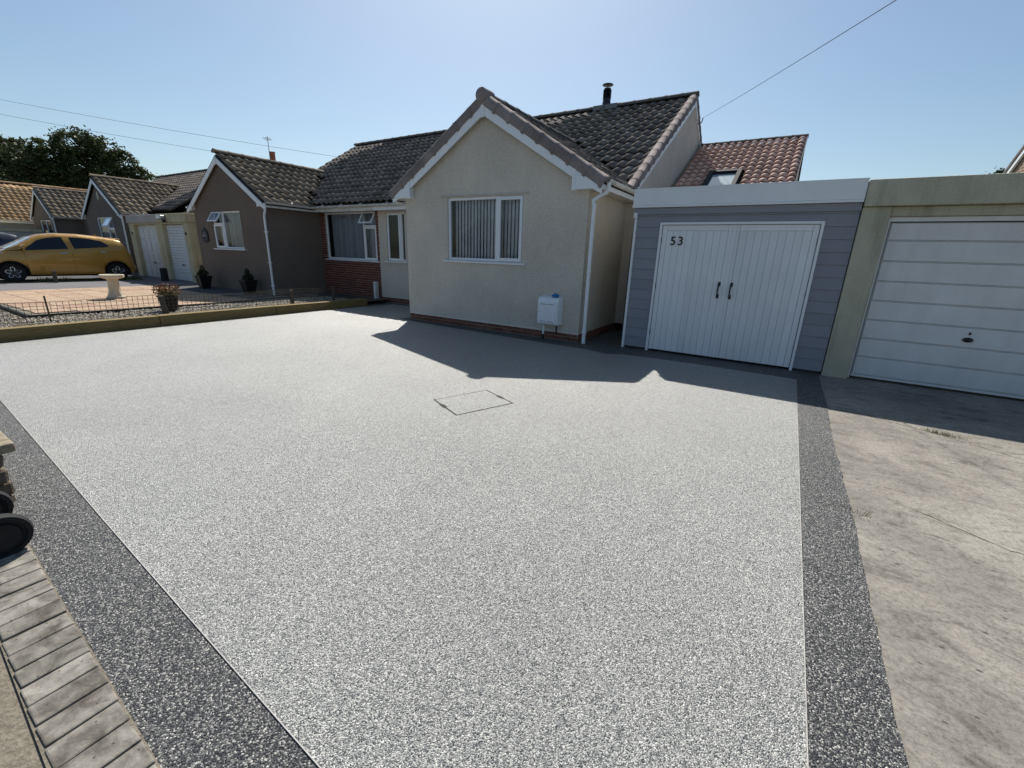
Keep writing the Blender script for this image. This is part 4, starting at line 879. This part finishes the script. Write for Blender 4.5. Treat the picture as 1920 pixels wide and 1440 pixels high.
# ------------------------------------------------------------------ cars
def car(name,label,loc,rz,paint_,scale=1.):
    r=root(name,label,'car',loc,None,rz); r.scale=(scale,)*3
    prof=[(2.06,.50),(2.03,.74),(1.95,.86),(1.6,1.02),(1.42,1.08),(1.05,1.30),(.72,1.50),(.45,1.60),(.1,1.655),(-.5,1.655),(-1.1,1.60),(-1.5,1.54),(-1.66,1.48),(-1.78,1.2),(-1.85,1.02),(-1.90,.9),(-1.93,.60),(-1.91,.48)]
    def ztop(x):
        for (a,za),(b,zb) in zip(prof[:-1],prof[1:]):
            if b<=x<=a:
                t=(x-a)/(b-a) if b!=a else 0; return za+(zb-za)*t
        return .5
    def halfw(x): 
        e=min(1,(2.08-x)/.55) if x>0 else min(1,(x+2.03)/.4); return .835*(.72+.28*math.sqrt(max(0,1-(1-e)**2)))
    AXF,AXR,WR=1.37,-1.38,.315
    def zbot(x):
        z=.24
        for a in (AXF,AXR):
            if abs(x-a)<.40: z=max(z,.31+math.sqrt(.16-(x-a)**2))
        if x>1.9: z=max(z,.24+ (x-1.9)*.8)
        if x<-1.85: z=max(z,.26+(-1.85-x)*1.2)
        return z
    belt=lambda x: 1.10+ (-.055*x if x<1.3 else -.0715)
    def section(x):
        w=halfw(x); zt=ztop(x); zb=zbot(x); bl=min(belt(x),zt-.05)
        cab=max(0,min(1,(zt-bl-.05)/.4)); sh=lambda z:z
        lo=[(w*.94,zb),(w*.985,max(zb+.02,min(zb+.12,bl-.2))),(w*1.0,max(zb+.05,.62 if bl>.8 else bl*.75)),(w*.99,max(zb+.07,bl-.16)),(w*.955,max(zb+.09,bl))]
        re=(w*(.955-.235*cab)); hi=[(re,max(bl+.01,zt-.09*cab-.02)),(re*.86,zt-.025*cab-.006),(re*.45,zt),(0,zt)]
        return lo+hi
    xs=sorted(set([p[0] for p in prof]+[a+.40*math.cos(t*math.pi/12) for a in (AXF,AXR) for t in range(13)]+[-2+.135*i for i in range(31)]))
    xs=[x for i,x in enumerate(xs) if i==0 or x-xs[i-1]>.012]; S=[section(x) for x in xs]; n=len(S[0]); V=[];F_=[]
    for x,s in zip(xs,S):
        V+=[(x,y,z) for y,z in s]+[(x,-y,z) for y,z in s[-2::-1]]
    q=2*n-1
    for i in range(len(xs)-1):
        for k in range(q-1): F_.append((i*q+k,i*q+k+1,(i+1)*q+k+1,(i+1)*q+k))
    F_+=[tuple(range(q)),tuple((len(xs)-1)*q+k for k in range(q-1,-1,-1))]
    body=MB().add(V,F_).build('body',paint_,r,smooth=True,local=True)
    def sidept(x,t,off=.006,sg=1):
        s=section(x); a,b=s[4],s[5]; y=a[0]+(b[0]-a[0])*t; z=a[1]+(b[1]-a[1])*t; return (x,sg*(y+off),z+off*.4)
    for sg in (1,-1):
        for poly in ([(1.16,.02),(.62,.86),(.35,.93),(-.06,.95),(-.12,.03)],[(-.26,.03),(-.22,.95),(-.75,.93),(-1.1,.80),(-1.28,.30),(-1.2,.14)]):
            # densify bottom/top by fan of strips
            xa=min(p[0] for p in poly); xb=max(p[0] for p in poly); g=MB(); prev=None
            def rng(x):
                hits=[]
                for (p0,t0),(p1,t1) in zip(poly,poly[1:]+poly[:1]):
                    if min(p0,p1)-1e-9<=x<=max(p0,p1)+1e-9 and abs(p1-p0)>1e-9: hits.append(t0+(t1-t0)*(x-p0)/(p1-p0))
                return (min(hits),max(hits)) if hits else (0,0)
            for i in range(17):
                x=xa+(xb-xa)*i/16; lo,hi=rng(min(max(x,xa+.001),xb-.001)); cur=[sidept(x,lo+(hi-lo)*k/3,sg=sg) for k in range(4)]
                if prev: 
                    for k in range(3): g.add([prev[k],cur[k],cur[k+1],prev[k+1]],[(0,1,2,3)])
                prev=cur
            g.build('side_window','car_glass',body,smooth=True,local=True)
        g=MB(); g.poly([sidept(1.42,-.0,.008,sg),sidept(1.14,.0,.008,sg),sidept(1.0,.16,.008,sg)]); g.build('window_trim','black_plastic',body,local=True)
        mm=MB().lathe([(.02,0),(.07,.03),(.08,.10),(.06,.17),(.01,.19)],(0,0,0),10); mm.v=[(1.0+x*.9,sg*(.83+z),1.17+y*.9) for x,y,z in mm.v]; mm.build('wing_mirror',paint_,r,smooth=True,local=True)
        for hx in (.02,-1.08):
            MB().tube([(hx+.1,sg*.84,.97-.055*hx),(hx,sg*.862,.975-.055*hx),(hx-.1,sg*.84,.98-.055*hx)],.016,6).build('door_handle','chrome',body,local=True)
        for dx in (1.0,-.19,-1.12):
            g=MB(); pts=[]
            for z in (.3,.5,.7,.9,1.02):
                pts.append((dx-(.0 if dx>-1 else (z-.6)*.3),sg*(halfw(dx)*(.99 if z>.4 else .975)+.004),z))
            g.tube(pts,.004,4); g.build('door_seam','black_plastic',body,local=True)
        g=MB(); g.add([(1.98,sg*.60,.72),(1.70,sg*.80,.84),(1.45,sg*.822,.98),(1.66,sg*.745,.985),(1.93,sg*.6,.86)],[(0,1,2,3,4)]); 
        g.v=[(x+.02,y*1.012,z+.012) for x,y,z in g.v]; g.build('headlight','lamp_clear',body,local=True)
        g=MB(); g.add([(-1.86,sg*.55,1.02),(-1.72,sg*.77,1.08),(-1.66,sg*.80,.97),(-1.83,sg*.765,.72),(-1.98,sg*.55,.76)],[(0,1,2,3,4)]); g.v=[(x-.015,y*1.02,z) for x,y,z in g.v]; g.build('tail_light','lamp_red',body,local=True)
        for ax in (AXF,AXR):
            t=MB().lathe([(.16,-.1),(.285,-.1),(.312,-.07),(.315,0),(.312,.07),(.285,.1),(.20,.095),(.16,.06)],(0,0,0),28); t.v=[(ax+x,sg*(.70+z),.315+y) for x,y,z in t.v]; wh=t.build('wheel','rubber',r,smooth=True,local=True)
            d=MB().lathe([(.01,.04),(.19,.045),(.2,.07)],(0,0,0),24); d.v=[(ax+x,sg*(.70+z),.315+y) for x,y,z in d.v]; d.build('rim','black_iron',wh,local=True)
            g=MB()
            for i in range(5):
                a=i*2*math.pi/5+.3; pts=[]
                for k in range(11):
                    b=a-.48+.96*k/10; rr=.065+.125*math.sin(math.pi*k/10)**.5; pts.append((ax+rr*math.cos(b),sg*.785,.315+rr*math.sin(b)))
                g.tube(pts,.013,5)
            g.lathe([(.02,0)],(0,0,0),4) if False else None
            g.build('spoke','alloy',wh,local=True)
    g=MB(); g.box(-1.8,1.9,-.66,.66,.18,.75); g.build('underbody','rubber',r,local=True)
    def front(pts,name,m_,off):
        g=MB(); prev=None
        for x in pts:
            s=section(x); row=[(x+off[0],y*k,z+off[1]) for y,z,k in ((s[5][0]*.93,s[5][1]+.01,1),(s[6][0],s[6][1],1),(s[7][0],s[7][1],1),(0,s[8][1],1),(s[7][0],s[7][1],-1),(s[6][0],s[6][1],-1),(s[5][0]*.93,s[5][1]+.01,-1))]
            if prev:
                for k in range(6): g.add([prev[k],row[k],row[k+1],prev[k+1]],[(0,1,2,3)])
            prev=row
        g.build(name,m_,body,smooth=True,local=True)
    front([1.40,1.2,1.0,.86,.70],'windscreen','skylight_glass',(.008,.008)); front([-1.66,-1.70,-1.76],'rear_window','car_glass',(-.008,.006))
    g=MB(); g.prism([(-1.42,-.5,1.535),(-1.42,.5,1.535),(-1.72,.48,1.50),(-1.72,-.48,1.50)],(0,0,.025)); g.build('rear_spoiler',paint_,body,bev=.01,local=True)
    g=MB(); g.prism([(-1.0,-.01,1.60),(-1.16,-.01,1.60),(-1.16,-.01,1.68)],(0,.02,0)); g.build('roof_aerial',paint_,body,local=True)
    for z,w in ((.42,.5),(.62,.3)): MB().box(2.0,2.075,-w,w,z-.05,z+.05).build('grille','black_plastic',body,bev=.01,local=True)
    return r
car('hatchback_car','mustard yellow hatchback parked on the neighbouring drive',(-23.45,5.2,.115),R_(-90-1.5),'paint_mustard',1.02)
car('dark_car','dark blue car partly hidden behind the yellow hatchback',(-29.2,3.35,.115),R_(-90),'paint_navy',1.08)

# ------------------------------------------------------------------ cables, aerial
def cable(label,p,q,sag,r=.008):
    p,q=Vector(p),Vector(q); pts=[p.lerp(q,i/24)-Vector((0,0,sag*4*(i/24)*(1-i/24))) for i in range(25)]
    tag(MB().tube(pts,r,5).build('overhead_cable','black_plastic'),label,'cable','overhead cables')
cable('upper overhead cable on the left, running to the brown roof',(-17.0,13.1,5.27),(-38.0,4.2,8.7),.12,.006)
cable('lower overhead cable on the left, behind the brown gable',(-24.6,14.9,6.0),(-38.0,4.9,8.05),.12,.007)
cable('overhead cable running up right from the gable end bracket',(-2.88,14.46,5.43),(1.15,3.7,3.55),.03,.004)
tag(MB().tube([(-3.0,14.46,5.28),(-2.9,14.46,5.32),(-2.88,14.46,5.43)],.014,6).build('cable_bracket','black_iron'),'small black cable bracket near the ridge of the gable end','bracket')
ae=root('tv_aerial','television aerial on a thin mast above the brown gable roof','aerial',(-26.4,15.6,5.6))
MB().tube([(-26.4,15.6,5.2),(-26.4,15.6,7.5)],.022,6).build('mast','steel',ae); MB().tube([(-26.85,15.9,7.42),(-25.7,15.1,7.30)],.016,5).build('boom','steel',ae)
for i in range(7): x=-26.85+i*.17; y=15.9-i*.118; MB().tube([(x-.12,y-.16,7.42-i*.018),(x+.12,y+.16,7.42-i*.018)],.006,4).build('element','steel',ae)
MB().tube([(-26.87,15.75,7.36),(-26.83,16.05,7.5)],.008,4).build('reflector','steel',ae)

# ------------------------------------------------------------------ trees
def tree(name,label,base,blobs,nleaf,size,lm='leaf_tree',grp='trees behind the houses'):
    t=root(name,label,'tree',base,grp); b=Vector(base); top=max(x[2] for x,_ in blobs); m=MB()
    m.tube([b,b+Vector((.1,.1,top*.35)),b+Vector((0,.2,top*.7))],[.5,.38,.2],9)
    for (x,rr) in blobs:
        p=Vector(x); s=b+Vector((0,.1,top*.4)); m.tube([s,s.lerp(p,.5)+Vector((0,0,.4)),p],[.22,.13,.05],6)
    m.build('trunk','bark',t); c=MB(); tot=sum(r**2 for _,r in blobs)
    for x,rr in blobs:
        nc=max(10,int(46*rr)); per=max(6,int(nleaf*rr*rr/tot/nc))
        for i in range(nc):
            d=Vector((random.gauss(0,1),random.gauss(0,1),random.gauss(0,1))).normalized()*rr*random.uniform(.55,1.08); d.z*=.85; cc=Vector(x)+d; cr=random.uniform(.35,.75)*max(.5,rr/2.2)
            for k in range(per):
                e=Vector((random.gauss(0,.5),random.gauss(0,.5),random.gauss(0,.38)))*cr; p=cc+e; a=Vector((random.gauss(0,1),random.gauss(0,1),random.gauss(0,.6)-.2)).normalized(); bb_=a.orthogonal().normalized(); bb_=Matrix.Rotation(random.random()*6.28,3,a)@bb_; s=size*random.uniform(.6,1.35)
                c.add([p-bb_*s*.42,p+a*s*.9,p+bb_*s*.42,p-a*s*.4],[(0,1,2,3)])
    c.build('crown',lm,t,recalc=False)
random.seed(21)
tree('broadleaf_tree','large dark broadleaf tree rising highest behind the far bungalows',(-69.1,20.1,0),[((-69.9,17.2,10.4),1.8),((-69.4,19.0,11.5),2.0),((-68.9,20.8,11.2),1.9),((-68.4,22.3,10.2),1.7),((-67.9,23.8,9.0),1.4),((-70.1,16.4,8.5),1.8),((-69.6,18.5,8.8),2.2),((-68.9,20.8,8.6),2.1),((-68.4,22.5,8.0),1.8),((-70.3,15.2,9.4),1.7),((-70.4,15.0,7.2),2.0),((-70.5,19,6.6),2.4),((-68.7,22,6.4),2.0),((-70.2,16.4,6.4),1.8)],42000,.22)
tree('broadleaf_tree','dark broadleaf tree cut by the left frame edge above orange roof',(-82.5,15.7,0),[((-82.5,15.6,11.3),2.0),((-82.1,17.3,11.5),1.7),((-82.9,13.6,11.6),2.2),((-82.6,15.1,8.6),2.3),((-82.1,17.7,8.9),2.1),((-83,12.6,8.8),2.3),((-82.4,16.6,6.6),2.2),((-83,11,10.6),2.2),((-82.1,18.6,10.2),1.3)],34000,.25)
tree('broadleaf_tree','small tree top peeping over the dark roof near the brown gable',(-60,23.0,0),[((-60,23.0,8.0),.7),((-60.2,23.5,7.2),.9),((-60.1,22.5,6.8),.9)],2500,.18)
tree('conifer_tree','small dark conifer behind the tan gable end at the right',(9.4,38.8,0),[((9.35,38.9,6.9),.28),((9.3,38.9,6.5),.4),((9.75,38.8,7.1),.25),((9.6,38.8,6.6),.4),((10.1,38.8,7.3),.3),((10.3,38.8,6.8),.5)],2200,.11,'leaf_dark')

# ------------------------------------------------------------------ houses over the road (they show as reflections in the windows)
def opposite(label,x,y):
    r=root('opposite_house',label,'house',(x,y,0),'houses across the road'); m=MB(); m.box(x-5,x+5,y-7,y,0,2.9); m.build('wall','render_brown',r)
    m=MB(); m.prism([(x-5.4,y+.4,2.8),(x-5.4,y-3.5,5.4),(x-5.4,y-7.4,2.8)],(10.8,0,0)); m.build('roof','asphalt',r)
    for a in (-3.6,1.4): MB().box(x+a,x+a+2.2,y,y+.05,1.1,2.4).build('window','car_glass',r)
for i,x in enumerate((-27,-14.5,-2,10.5)): opposite(('leftmost','second','third','rightmost')[i]+' house across the road, reflected in the window glass',x,-25)
